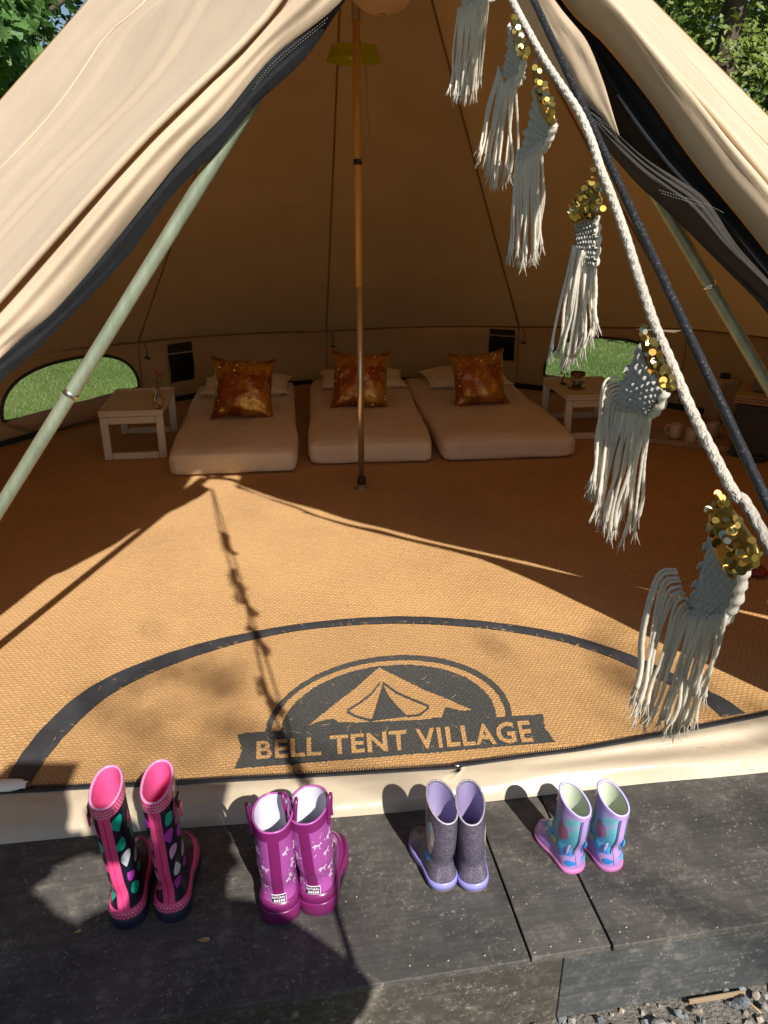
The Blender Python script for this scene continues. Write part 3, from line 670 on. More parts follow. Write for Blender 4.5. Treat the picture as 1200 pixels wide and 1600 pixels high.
# low white side tables: tray top on two rectangular loop legs
def low_table(name, lab, A_, ux, w, d, h):
    t = thing(name, lab, 'table', (A_.x, A_.y, FZ), math.atan2(ux.y, ux.x), 'low white side tables')
    bw = .045; bt = .035
    box('table_top', (w/2, d/2, h-.012), (w, d, .024), M['white_paint'], t, .006)
    for n_, c_, s_ in [('rim', (w/2, .008, h+.006), (w, .016, .012)), ('rim', (w/2, d-.008, h+.006), (w, .016, .012)), ('rim', (.008, d/2, h+.006), (.016, d-.034, .012)), ('rim', (w-.008, d/2, h+.006), (.016, d-.034, .012))]:
        box(n_, c_, s_, M['white_paint'], t, .003)
    for y in (.02, d-.02):
        for x in (bw/2+.002, w-bw/2-.002): box('leg', (x, y, (h-.025)/2), (bw, bt, h-.027), M['white_paint'], t, .008)
        box('bottom_rail', (w/2, y, .02), (w-2*bw-.006, bt-.004, .038), M['white_paint'], t, .006)
        box('apron', (w/2, y, h-.047), (w-2*bw-.006, bt-.004, .042), M['white_paint'], t, .004)
    return t
A_ = onz(163, 720, FZ); Bq = onz(262, 716, FZ); ux = (Bq-A_).normalized()
hL = EYE; tabh = .285
tl = low_table('side_table', 'low white side table left of the mattresses, holding the flower vase', A_, ux, (Bq-A_).length, .58, tabh)
A2 = onz(880, 688, FZ); ux2 = Vector((math.cos(R(6)), math.sin(R(6)), 0))
tr_ = low_table('side_table', 'low white side table right of the mattresses, holding the glass lantern', A2, ux2, .42, .52, .28)
gl, nt, b = newmat('clear_glass'); b.inputs['Transmission Weight'].default_value = 1; b.inputs['Roughness'].default_value = .03; b.inputs['Base Color'].default_value = (.95, .93, .86, 1); M['glass'] = gl
def tlocal(t, px, py, h):
    return onz(px, py, FZ+h)
# vase with flowers
vp = onz(250, 637, FZ+tabh+.002)
vz = thing('flower_vase', 'small glass bottle vase with pink and cream flowers', 'vase', tuple(vp))
v, f = lathe([(0, .002), (.028, .002), (.032, .02), (.030, .055), (.016, .085), (.013, .12), (.015, .125), (.0125, .124), (.0115, .085), (.026, .054), (.028, .02), (.024, .006), (0, .006)], 18); mk('bottle', v, f, M['glass'], vz)
gs = pm('flower_stem', (.06, .12, .03), .7); pk_ = pm('pink_petals', (.62, .22, .16), .7, .2); crp = pm('cream_petals', (.70, .52, .36), .7, .15)
for i, (dx, dy, z, m_) in enumerate([(-.004, .004, .215, crp), (.028, 0, .19, pk_), (.012, -.012, .205, pk_), (-.02, 0, .185, crp)]):
    v, f = tube(catmull([(0, 0, .01), (dx*.3, dy*.3, .1), (dx, dy, z)], 7), .0018, 5); st = mk('stem', v, f, gs, vz)
    mb = MB()
    for ring_ in range(3):
        for k in range(6):
            a = k*math.pi/3+ring_*.5; r_ = .007+.006*ring_
            cx, cy = dx+math.cos(a)*r_, dy+math.sin(a)*r_
            vs = []
            for q in range(4):
                for u in range(3): vs.append((cx+math.cos(a)*(q-1.5)*.005-math.sin(a)*(u-1)*.007*(1-.2*q), cy+math.sin(a)*(q-1.5)*.005+math.cos(a)*(u-1)*.007*(1-.2*q), z+.012-ring_*.005+q*.003*(1.5-ring_)))
            mb.add(vs, gridf(4, 3))
    mb.build('flower', m_, vz)
v, f = tube(catmull([(-.012, 0, .09), (-.03, 0, .06), (-.032, -.005, 0.01)], 6), [.003, .005, .006, .006, .004, .001], 5); mk('leaf', v, f, pm('vase_leaf', (.10, .22, .03), .6), vz)
# lantern on the right table
lp = onz(901, 606, FZ+.282)
ln_ = thing('glass_lantern', 'round copper and glass jar lantern on the right side table', 'lantern', tuple(lp))
cop = pm('dark_copper', (.25, .11, .05), .4, .2, 20, .1, metal=.7)
v, f = lathe([(.052, .004), (.055, .012), (.046, .05), (.044, .085), (.041, .085), (.043, .05), (.051, .012), (.049, .006)], 22); mk('glass_body', v, f, M['glass'], ln_)
v, f = lathe([(0, 0), (.056, 0), (.057, .008), (0, .008)], 22); mk('base', v, f, cop, ln_)
v, f = lathe([(.040, .084), (.047, .084), (.048, .104), (.040, .104)], 22); mk('collar', v, f, cop, ln_)
v, f = lathe([(0, .009), (.025, .009), (.025, .055), (0, .055)], 14); mk('candle', v, f, pm('cream_wax', (.75, .66, .5), .5), ln_)
dp = onz(880, 600, FZ+.282); fg = thing('iron_figurine', 'small dark iron bird ornament beside the glass lantern', 'ornament', tuple(dp)); mb = MB()
mb.add(*tube(catmull([(0, 0, 0), (-.012, 0, .03), (.006, 0, .06), (.0, 0, .10), (.016, 0, .125)], 12), .005, 6)); mk('body', mb.v, mb.f, M['rubber'], fg)
v, f = tube(catmull([(-.03, 0, .088), (-.012, 0, .068), (.012, 0, .075), (.03, 0, .06)], 8), .0045, 6); mk('wing', v, f, M['rubber'], fg)
v, f = lathe([(0, 0), (.022, 0), (.022, .004), (0, .004)], 12); mk('foot', v, f, M['rubber'], fg)

# corner with tray of mugs, heater cabinet, kettle, cable
tp = onz(1075, 690, FZ); tray = thing('tea_tray', 'shallow pale wooden tray on the floor carrying white mugs', 'tray', tuple(tp), R(-22))
wd = pm('pale_wood', (.42, .30, .18), .6, .2, 4, .2, 60, stretch=(2, 20, 2))
box('tray_base', (0, 0, .008), (.52, .30, .012), wd, tray)
for c_, s_ in [((0, -.146, .022), (.52, .010, .028)), ((0, .146, .022), (.52, .010, .028)), ((-.255, 0, .022), (.010, .28, .028)), ((.255, 0, .022), (.010, .28, .028))]: box('tray_edge', c_, s_, wd, tray, .003)
mugm = pm('white_glazed_mug', (.66, .56, .46), .3, .05, 5, 0, coat=.2)
for i, (px, py, lab) in enumerate([(1054, 684, 'white straight mug at the left end of the tea tray'), (1079, 692, 'white mug second from the left on the tea tray'), (1098, 697, 'white mug third from the left on the tea tray'), (1112, 682, 'white mug at the back right of the tea tray')]):
    p = onz(px, py, FZ+.016); mg = thing('mug', lab, 'mug', tuple(p), R([160, -70, -80, 20][i]), 'white mugs on the tray')
    v, f = lathe([(0, .002), (.034, .002), (.037, .008), (.037, .092), (.034, .094), (.033, .09), (.033, .012), (0, .010)], 20); mk('cup', v, f, mugm, mg)
    v, f = tube(catmull([(.034, 0, .075), (.055, 0, .078), (.063, 0, .05), (.053, 0, .025), (.034, 0, .022)], 12), .0055, 7); mk('handle', v, f, mugm, mg)
hp = onz(1138, 712, FZ); hc = thing('cabinet', 'low dark fronted cabinet with wooden top at the right wall', 'cabinet', (hp.x, hp.y, FZ), R(-30))
dk = pm('dark_grey_panel', (.055, .056, .062), .6, .1)
box('carcass', (.33, .17, .16), (.66, .34, .32), dk, hc, .006); box('front_panel', (.33, -.006, .15), (.60, .012, .27), dk, hc, .004)
for i in range(3): box('top_slat', (.33, .17, .335+i*.016), (.70, .38, .014), wd, hc, .003)
rt = thing('speaker_box', 'grey electrical unit with cable standing on the cabinet', 'appliance', (hp.x+.30, hp.y+.07, FZ+.375), R(-30)); box('casing', (0, 0, .04), (.34, .2, .08), pm('grey_plastic', (.17, .16, .16), .5), rt, .012, 3)
box('socket', (-.06, -.102, .045), (.05, .012, .03), M['rubber'], rt, .003)
v, f = tube(catmull([(-.06, -.11, .04), (-.05, -.14, -.05), (-.03, -.15, -.15), (-.18, -.17, -.24), (-.2, -.19, -.30), (-.10, -.20, -.368), (-.2, -.22, -.37)], 26), .005, 6); mk('cable', v, f, M['rubber'], rt)
bk = thing('woven_basket', 'small brown woven basket on the grey unit at the right edge', 'basket', (hp.x+.40, hp.y+.03, FZ+.457), 0); mb = MB()
for q in range(3):
    pts = []
    for k in range(49):
        a = 2*math.pi*k/48; pts.append((.13*math.cos(a), .09*math.sin(a), .012+q*.018+.006*math.sin(9*a+q*math.pi)))
    v, f = tube(pts, .0095, 6); mk('woven_ring', v, f, pm('wicker', (.30, .17, .07), .7, .3, 30, .3), bk)
# white storage box on the ground behind the mugs
sb = onz(1128, 660, FZ); o = thing('water_jug', 'pale plastic water container standing beside the cabinet', 'container', tuple(sb), R(10)); box('tank', (0, .05, .15), (.17, .14, .30), pm('milky_plastic', (.48, .38, .30), .5), o, .03, 4); v, f = lathe([(.03, .30), (.032, .30), (.032, .33), (0, .33)], 14); mk('cap', [(a, b_+.05, c) for a, b_, c in v], f, M['rubber'], o)
# little things on the floor near the right edge
p = onz(1182, 722, FZ); o = thing('plug_adapter', 'black plug adapter lying on the floor by the cabinet', 'plug', tuple(p)); box('plug_body', (0, 0, .022), (.09, .06, .04), M['rubber'], o, .015, 3); v, f = tube(catmull([(.04, 0, .02), (.1, .05, .012), (.2, .02, .008), (.3, .1, .008)], 12), .005, 6); mk('cable', v, f, M['rubber'], o)
p = onz(1180, 898, FZ); o = thing('red_ball', 'dark red rounded toy on the coir near the right edge', 'toy', tuple(p)); v, f = lathe([(0, 0), (.03, .001), (.045, .010), (.046, .022), (.032, .036), (0, .042)], 18); mk('shell', v, f, pm('dark_red_plastic', (.22, .012, .02), .35), o); v, f = lathe([(.046, .012), (.049, .013), (.049, .018), (.046, .019)], 18); mk('rim', v, f, pm('dark_red_rim', (.14, .01, .015), .4), o)
# hanging lime lampshade and paper lantern
hz = ony(553, 85, 4.1)
sh = thing('hanging_lampshade', 'lime green fabric lampshade hanging behind the centre pole', 'lampshade', tuple(hz))
lime = cloth('lime_fabric', (.66, .70, .02), .5, (.66, .70, .02), wr=.05)
v, f = lathe([(.106, .030), (.110, .008), (.117, -.008), (.128, -.026), (.125, -.026), (.114, -.008), (.107, .008), (.103, .030)], 30); mk('shade', v, f, lime, sh)
for z_, r_ in ((.030, .107), (.008, .1105), (-.008, .1175), (-.026, .128)):
    v, f = tube([(r_*math.cos(2*math.pi*k/30), r_*math.sin(2*math.pi*k/30), z_) for k in range(31)], .0028, 5); mk('shade_wire', v, f, lime, sh)
v, f = tube([(0, 0, .02), (0, .02, .3), (-.02, -.15, .95)], .003, 5); mk('cord', v, f, M['pole_grey'], sh)
v, f = lathe([(.028, .05), (.028, -.01), (.02, -.02), (0, -.02)], 12); mk('lamp_holder', v, f, M['white_paint'], sh)
v, f = tube(catmull([ony(562, 62, 3.84), ony(572, 110, 3.82), ony(573, 160, 3.82), ony(576, 205, 3.82), ony(568, 230, 3.82), ony(563, 252, 3.82)], 24), .0022, 5); o = mk('pull_string', v, f, M['pole_grey']); tag(o, 'thin slack string hanging beside the upper centre pole', 'string')
lz = ony(597, -50, 3.5); lt = thing('paper_lantern', 'round peach paper lantern hung at the tent peak', 'lantern', tuple(lz)); pap = cloth('peach_paper', (.82, .68, .54), .4, (.85, .68, .5), wr=.02)
v, f = lathe([(.02+.128*math.sin(math.pi*k/16) if 0 < k < 16 else .02, -.15*math.cos(math.pi*k/16)) for k in range(17)], 26); mk('paper_shade', v, f, pap, lt); v, f = tube([(0, 0, .15), (0, .1, .7)], .003, 5); mk('cord', v, f, M['pole_grey'], lt)

# ------------------------------------------------------------------ guy rope and bunting
bm_, nt, b = newmat('black_braided_rope'); t_ = coords(nt, (1, 1, 1)); w1 = node(nt, 'ShaderNodeTexVoronoi'); w1.inputs['Scale'].default_value = 260; nt.links.new(t_, w1.inputs['Vector'])
r_ = ramp(nt, w1.outputs['Distance'], [(.15, (.06, .062, .07)), (.40, (.010, .010, .012))]); nt.links.new(r_.outputs[0], b.inputs['Base Color']); b.inputs['Roughness'].default_value = .55
bumpn(nt, b, w1.outputs['Distance'], -.6, .002); M['black_rope'] = bm_
M['cotton'] = cloth('cream_cotton_cord', (.82, .77, .68), .40, (.92, .86, .75), weave=500, wr=.1, wscale=60, var=.06)
M['macrame'] = cloth('cream_macrame', (.58, .54, .48), .15, (.7, .64, .55), weave=600, wr=.2, wscale=90, var=.06)
RP = Vector((.0992, 1.69, 2.124)); PEG = RP+(Vector((.63, -1.05, 0))-RP)*1.1
def rope_at(s_): 
    return RP.lerp(PEG, s_)
def project(p):
    d = p-Vector((0, 0, EYE)); zc = d.y*_c-d.z*_s; up = d.z*_c+d.y*_s; return 600+FPX*d.x/zc, 800-FPX*up/zc
def braid(a, L_): return 1+.07*math.sin(3*a+L_*420)*math.sin(3*a-L_*420)
guy = thing('guy_rope', 'black braided guy rope running from the door peak to the ground', 'rope', (PEG.x, PEG.y, PEG.z))
v, f = tube([rope_at(i/420) for i in range(421)], .0043, 10, True, braid); mk('rope', v, f, M['black_rope'], guy, True, True)
v, f = tube(catmull([PEG+Vector((0, .0, .06)), PEG+Vector((.03, -.03, .05)), PEG+Vector((.02, -.02, -.03)), PEG+Vector((-.02, .05, -.1))], 10), .006, 8); mk('peg', v, f, M['ring'], guy, True, True)
_tab = [(project(rope_at(i/400)), rope_at(i/400)) for i in range(0, 175)]
def ropeY(px, py):                                # depth of the guy rope nearest to that line of sight
    return min(_tab, key=lambda q: (q[0][0]-px)**2+(q[0][1]-py)**2)[1].y
def rp(px, py, dy=-.012): return ony(px, py, ropeY(px, py)+dy)
bun = thing('bunting', 'cream macrame bunting with gold sequins strung along the guy rope', 'bunting', tuple(RP))
wl = [RP+Vector((.0, -.012, 0)), rp(735, -150), rp(768, -70), rp(800, 0), rp(826, 50), rp(852, 96), rp(880, 138), rp(905, 176), rp(925, 222), rp(938, 262), rp(957, 310), rp(978, 370), rp(1000, 440), rp(1024, 510), rp(1050, 570), rp(1080, 640), rp(1110, 700), rp(1148, 772), rp(1200, 850)]
wl += [rope_at(s_)+Vector((-.004, -.013, .0)) for s_ in (.47, .55, .65)]
def twist(a, L_): return .88+.20*abs(math.cos(1.5*a-L_*230))+.02*math.sin(31*a+L_*2300)
M['ropecotton'] = cloth('cream_rope', (.57, .52, .44), 0, weave=400, wr=.5, wscale=220, var=.12)
v, f = tube(arclen(catmull(wl, 300), 1100), .0045, 16, True, twist); mk('cord', v, f, M['ropecotton'], bun, True, True)
sqv = [(0, 0, -.0006)]+[(math.cos(k*math.pi/5), math.sin(k*math.pi/5), .0) for k in range(10)]; sqf = [(0, 1+k, 1+(k+1) % 10) for k in range(10)]
def fmesh(name, vs, fs, m):
    me = bpy.data.meshes.new(name); me.from_pydata([tuple(v_) for v_ in vs], [], fs); me.materials.append(m); me.update(); return me
SQM = [fmesh('sequin', sqv, sqf, M[k]) for k in ('gold', 'gold2', 'gold3')]
for me in SQM: me.polygons.foreach_set('use_smooth', [True]*10)
def inpoly(x, y, P_):
    c = False
    for i in range(len(P_)):
        (x0, y0), (x1, y1) = P_[i], P_[i-1]
        if (y0 > y) != (y1 > y) and x < (x1-x0)*(y-y0)/(y1-y0)+x0: c = not c
    return c
M['seqground'] = sequinmat('olive_gold_sequin_ground', (.16, .11, .03), (.34, .24, .06)); M['seqground'].node_tree.nodes['Voronoi Texture'].inputs['Scale'].default_value = 240
def flag(body, seq, nseq, srcs, ends, seed, lit=0, sr=.0032, loops=0, nst=16, tw=0, rows=9, cols=7):
    """body: TL, TR, BR, BL pixels; seq: pixel outline of the sequins; srcs: lower edge pixels; ends: fringe end pixels."""
    q = random.Random(seed); cx = sum(p[0] for p in body)/4; cy = sum(p[1] for p in body)/4
    Y0 = ropeY(body[1][0]+12, body[1][1]) - .012
    rd = PEG-RP; hn = Vector((-rd.y, rd.x, 0)).normalized(); hn = -hn if hn.x > 0 else hn       # normal of the vertical plane the flags hang in, towards the camera side
    if tw: hn = Vector((-.35, -1, 0)).normalized()
    org = Vector((0, 0, EYE)); top = rp(seq[0][0]+3, seq[0][1]+3)
    def P3(px, py, dy=0):
        d = ray(px, py); t = (top-hn*dy*.8-org).dot(hn)/d.dot(hn); return org+d*t
    # crochet body: rows of knots, real relief and thickness
    TL, TR, BR, BL = [P3(*p) for p in body]; nu, nv = cols*6, rows*6; vs = []
    for i in range(nu+1):
        for j in range(nv+1):
            u, w = i/nu, j/nv; p = TL.lerp(TR, u).lerp(BL.lerp(BR, u), w)
            kn = (abs(math.sin(math.pi*cols*u+(math.pi/2 if int(rows*w) % 2 else 0)))**.7)*(abs(math.sin(math.pi*rows*w))**.6)
            ed = math.sin(math.pi*min(1, max(0, u*1.0)))
            sway = .02*(u-.5)*tw+.006*math.sin(3*w+seed)
            edge = (.0022*math.sin(rows*2*math.pi*w) if (i == 0 or i == nu) else 0)
            vs.append(p+Vector((0, edge, 0))+hn*(.0045*kn-sway-.002*nz(u*8, w*9, seed)))
    fl_ = mk('flag', vs, gridf(nu+1, nv+1), M['macrame'], bun, True, True)
    md = fl_.modifiers.new('thick', 'SOLIDIFY'); md.thickness = .0035; md.offset = 1
    o_ = bun.location
    # thick knotted edge down the right side
    v, f = tube(arclen([TR, TR.lerp(BR, .5)+Vector((.001, -.004, 0)), BR], 40), .0042, 8, True, lambda a, L_: 1+.25*math.sin(L_*520+a)); e = mk('edge_cord', [Vector(x)-o_ for x in v], f, M['cotton']); e.parent = fl_
    # dark sequinned ground under the loose sequins
    sp_ = [P3(*p, -.004) for p in seq]; ctr = sum(sp_, Vector())/len(sp_); sv_ = [ctr]+[ctr.lerp(p, f) for f in (.5, .96) for p in sp_]; k_ = len(sp_)
    sf_ = [(0, 1+i, 1+(i+1) % k_) for i in range(k_)]+[(1+i, 1+k_+i, 1+k_+(i+1) % k_, 1+(i+1) % k_) for i in range(k_)]
    gb_ = mk('sequin_ground', [x-o_ for x in sv_], sf_, M['seqground']); gb_.parent = fl_; md = gb_.modifiers.new('sub', 'SUBSURF'); md.levels = md.render_levels = 2; md2 = gb_.modifiers.new('thick', 'SOLIDIFY'); md2.thickness = .003
    # sequins
    xs = [p[0] for p in seq]; ys = [p[1] for p in seq]; n = 0; tries = 0
    while n < nseq and tries < 4000:
        tries += 1; x, y = q.uniform(min(xs), max(xs)), q.uniform(min(ys), max(ys))
        if not inpoly(x, y, seq): continue
        s_ = bpy.data.objects.new('sequin', SQM[q.choice([0, 0, 1, 1, 1, 2])]); COL.objects.link(s_); s_.parent = fl_
        s_.location = P3(x, y, -.010-q.uniform(0, .012))-o_; rr = sr*q.uniform(.85, 1.15); s_.scale = (rr, rr, rr*1.2)
        s_.rotation_euler = (R(68)+q.uniform(-.75, .75), q.uniform(-.7, .7), q.uniform(-.6, .6)); n += 1
    # fringe strands
    S_ = arclen([P3(*p) for p in srcs], nst)
    hn0 = hn; hn = Vector((-.35, -1, 0)).normalized(); top = (S_[0]+S_[-1])/2; E_ = arclen([P3(*p) for p in ends], nst)
    for i in range(nst):
        a_ = S_[i]+hn*(.003+q.uniform(0, .005))+Vector((0, 0, .012)); e_ = E_[i]+hn*q.uniform(-.008, .012)+Vector((q.uniform(-.004, .004), q.uniform(-.006, .006), q.uniform(-.010, .010)))
        L_ = (e_-a_).length
        out = loops*max(0, 1-i/(nst*.5))
        sd_ = Vector((hn.y, -hn.x, 0)); sd_ = -sd_ if (S_[0]-S_[-1]).dot(sd_) < 0 else sd_; jt = lambda k: Vector((q.uniform(-k, k), q.uniform(-k, k), 0))
        m1 = a_+sd_*(.020*out+.001)+Vector((0, 0, .006*out-.10*L_)); m2 = a_.lerp(e_, .5)+sd_*.012*out+jt(.003); m3 = a_.lerp(e_, .8)+jt(.003)
        pts = arclen(catmull([a_, m1, m2, m3, e_], 24), 30); rad = .0016*q.uniform(.85, 1.15)
        mb = MB(); mb.add(*tube(pts, [rad]*26+[rad*1.1, rad*1.25, rad*1.4, rad*.9], 6, True, lambda a, l: 1+.12*math.sin(2*a+l*700)))
        d_ = (pts[-1]-pts[-4]).normalized()
        for k in range(7):
            w = Vector((q.uniform(-1, 1), q.uniform(-1, 1), q.uniform(-.3, .3)))*.45; tip = e_+(d_+w).normalized()*q.uniform(.006, .017)
            mb.add(*tube([e_-d_*.006+w*.002, (e_+tip)/2+w*.001, tip], [.0006, .0005, .0002], 3, False))
        st = mk('strand', [Vector(x)-o_ for x in mb.v], mb.f, M['cotton']); st.parent = fl_
    return fl_
FL = [
 dict(body=[(738, -128), (768, -66), (765, 3), (717, 28)], seq=[(742, -140), (772, -66), (766, -40), (748, -60)], nseq=30, srcs=[(717, 28), (741, 17), (765, 3)], ends=[(704, 140), (722, 148), (748, 134)], seed=11, nst=22),
 dict(body=[(800, 35), (820, 82), (808, 134), (779, 118)], seq=[(802, 18), (828, 68), (828, 90), (816, 96), (800, 60)], nseq=38, srcs=[(779, 120), (788, 146), (808, 132)], ends=[(752, 240), (770, 276), (802, 262)], seed=12, nst=22),
 dict(body=[(835, 120), (866, 195), (849, 236), (808, 258)], seq=[(836, 92), (858, 140), (872, 185), (866, 203), (850, 190), (834, 125)], nseq=46, srcs=[(808, 258), (830, 250), (849, 235)], ends=[(797, 390), (822, 404), (845, 378)], seed=13, nst=24),
 dict(body=[(896, 352), (932, 338), (930, 415), (903, 408)], seq=[(926, 262), (950, 325), (930, 338), (888, 356), (886, 330), (905, 300)], nseq=56, srcs=[(895, 400), (914, 412), (931, 415)], ends=[(864, 545), (888, 562), (930, 512)], seed=14, nst=24, tw=-1),
 dict(body=[(1000, 530), (1040, 612), (1018, 650), (968, 640)], seq=[(1000, 498), (1030, 545), (1058, 596), (1048, 616), (1022, 592), (1004, 545)], nseq=56, srcs=[(964, 606), (972, 655), (1018, 650)], ends=[(924, 748), (938, 795), (968, 832), (990, 815)], seed=15, nst=24, loops=.6, sr=.0031),
 dict(body=[(1112, 800), (1164, 892), (1132, 974), (1068, 962)], seq=[(1124, 762), (1160, 812), (1196, 862), (1186, 892), (1146, 904), (1122, 880), (1104, 800)], nseq=72, srcs=[(1054, 905), (1078, 978), (1132, 972)], ends=[(986, 1082), (1012, 1118), (1050, 1134), (1094, 1112)], seed=19, nst=26, loops=.75, sr=.0032, rows=11, cols=8)]
for d in FL: flag(**d)

# ------------------------------------------------------------------ rain boots
class Boot:
    def __init__(s, H, L, W, sw, sd, slant, flare=0): s.H, s.L, s.W, s.sw, s.sd, s.sl, s.fl = H, L, W, sw, sd, slant, flare
    def ctrl(s, z):
        L, H, sd = s.L, s.H, s.sd; u = z/L
        k = [(0, .965), (.06, .995), (.12, 1.0), (.18, .985), (.235, .93), (.275, .85), (.31, .77), (.35, .70), (.42, sd/L*1.30), (.52, sd/L*1.10), (.66, sd/L*1.0), (3, sd/L*1.04)]
        for (a, b), (c, d) in zip(k, k[1:]):
            if u <= c: t = (u-a)/(c-a); yf = b+(d-b)*t; break
        else: yf = k[-1][1]
        yb = .012*math.exp(-((u-.38)/.16)**2)-.004*sst(.6, 1.4, u)
        return yb, yf*L
    def P(s, z, th, off=0.0):
        yb, yf = s.ctrl(z); u = z/s.L
        yb -= off; yf += off
        m = sst(.14, .42, u); sf = (1-math.cos(th))/2; sn = math.sin(th)
        foot = s.W/2*(.90*math.sqrt(max(0, 1-(1-sf/.17)**2)) if sf < .17 else (.90-.06*math.exp(-((sf-.40)/.12)**2)+.10*sst(.4, .70, sf) if sf < .70 else max(0, 1-((sf-.70)/.30)**2)**.55))*(1-.45*sst(.10, .30, u)*sst(.3, .9, sf))
        sh = s.sw/2*abs(sn)**.88*(1+.10*s.fl*sst(.5, 1, z/s.H))*(1-.05*math.exp(-((u-.48)/.15)**2))
        hw = (foot*(1-m)+sh*m)*(1+.035*nz(math.cos(th)*1.5+s.H*40, z*22, math.sin(th)*1.5)+.012*nz(math.cos(th)*3, z*75, math.sin(th)*3+s.L*30)*math.exp(-((u-.5)/.3)**2))+off*abs(sn)**.8
        y = yb+(yf-yb)*sf
        zz = z+s.sl*(y-yb)*sst(.45*s.H, s.H, z)
        return Vector((math.copysign(hw, sn), y, zz))
    def N(s, z, th):
        e = 1e-3; a = s.P(z, th+e)-s.P(z, th-e); b = s.P(min(z+e, s.H), th)-s.P(max(z-e, 0), th); n = a.cross(b)
        return n.normalized() if n.length > 1e-12 else Vector((0, -1, 0))
    def smooth_levels(s, n): return [s.H*i/n for i in range(n+1)]
    def surf(s, z0, z1, n=60, m=56, off=0.0):
        vs = []
        for i in range(n+1):
            z = z0+(z1-z0)*i/n
            for k in range(m): vs.append(s.P(z, 2*math.pi*(k+.5)/m, off))
        return vs, gridf(n+1, m, False, True)
    def decal(s, pts, th0, z0, off=.0007, rings=4):
        """pts: flat outline (metres) laid on the boot's skin round (th0, z0)."""
        def at(dx, dz):
            z = max(.004, min(s.H-.001, z0+dz)); th = th0; n = 6
            for _ in range(n):
                g = (s.P(z, th+.02)-s.P(z, th-.02)).length/.04; th += dx/n/max(g, .006)
            return s.P(z, th)+s.N(z, th)*off
        n = len(pts); vs = [at(0, 0)]; fs = []
        for r_ in range(1, rings+1):
            for x, y in pts: vs.append(at(x*r_/rings, y*r_/rings))
        for i in range(n): fs.append((0, 1+i, 1+(i+1) % n))
        for r_ in range(rings-1):
            for i in range(n): a = 1+r_*n+i; b = 1+r_*n+(i+1) % n; fs.append((a, a+n, b+n, b))
        return vs, fs
    def patch(s, th0, w, z0, z1, off=.0008, n=40, m=10):
        """strip of width w (metres) from z0 up to z1, centred on th0."""
        vs = []
        for i in range(n+1):
            z = z0+(z1-z0)*i/n
            for k in range(m+1):
                dx = w*(k/m-.5); th = th0
                for _ in range(5): g = (s.P(z, th+.02)-s.P(z, th-.02)).length/.04; th += dx/5/max(g, .006)
                e = .0006 if 0 < k < m else 0
                vs.append(s.P(z, th)+s.N(z, th)*(off+e))
        return vs, gridf(n+1, m+1)
def drop(w, h, n=20):
    out = []
    for k in range(n):
        a = 2*math.pi*k/n; y = math.cos(a); x = math.sin(a)*(abs(math.sin(a/2))**1.3)
        out.append((x*w*.72, -y*h/2))
    return [(x, -y) for x, y in out]
def rot2(P_, a): return [(x*math.cos(a)-y*math.sin(a), x*math.sin(a)+y*math.cos(a)) for x, y in P_]
def rubber(name, c, rough=.28, var=.06, bump=.05): return pm(name, c, rough, var, 8, bump, 120, coat=.15)
PINK = rubber('hot_pink_rubber', (.80, .075, .24)); PINKL = rubber('pink_boot_lining', (.78, .10, .30), .6)
NAVY = rubber('navy_rubber', (.012, .013, .028), .3, .3); NSOLE = rubber('navy_sole', (.016, .022, .06), .5, .3)
dcol = [rubber('white_drop', (.62, .68, .70)), rubber('lilac_pink_drop', (.72, .36, .62)), rubber('green_drop', (.005, .46, .30)), rubber('magenta_drop', (.46, .05, .44)), rubber('rose_drop', (.55, .10, .24))]
DOTW = rubber('white_dot', (.85, .80, .80))
def rimring(B, name, m, t, inner=.0035, r_=.0032):
    pts = [B.P(B.H, 2*math.pi*(k+.5)/56, -inner*.5) for k in range(57)]
    v, f = tube(pts, r_, 7, False); return mk(name, v, f, m, t)
def make_boot(name, lab, cat, group, B, loc, rz, upper, lining, sole, soleH=.022, soleoff=.004, sole2=None, lean=(0, 0)):
    t = thing(name, lab, cat, (loc[0], loc[1], 0), rz, group); t.rotation_euler = (R(lean[0]), R(lean[1]), rz)
    v, f = B.surf(soleH*.6, B.H, 90); mk('upper', v, f, upper, t)
    v, f = B.surf(B.L*.16, B.H, 50, 56, -.0045); mk('lining', v, list(f)+[tuple(range(56))], lining, t)
    # sole: heel block and tread plate
    vs = []; m_ = 56
    for zz, of in [(0, soleoff-.002), (.002, soleoff), (soleH*.93, soleoff), (soleH, soleoff-.0015), (soleH, -.002)]:
        for k in range(m_):
            th = 2*math.pi*(k+.5)/m_; p = B.P(min(zz, .02)*.6+.002, th, of); sf = (1-math.cos(th))/2
            p.z = zz if zz > 0 else .006*math.exp(-((sf-.42)/.10)**2)
            vs.append(p)
    mk('sole', vs, gridf(5, m_, False, True)+[tuple(range(m_-1, -1, -1))], sole, t)
    return t
def heelpos(px, py): p = onz(px, py); return (p.x, p.y)
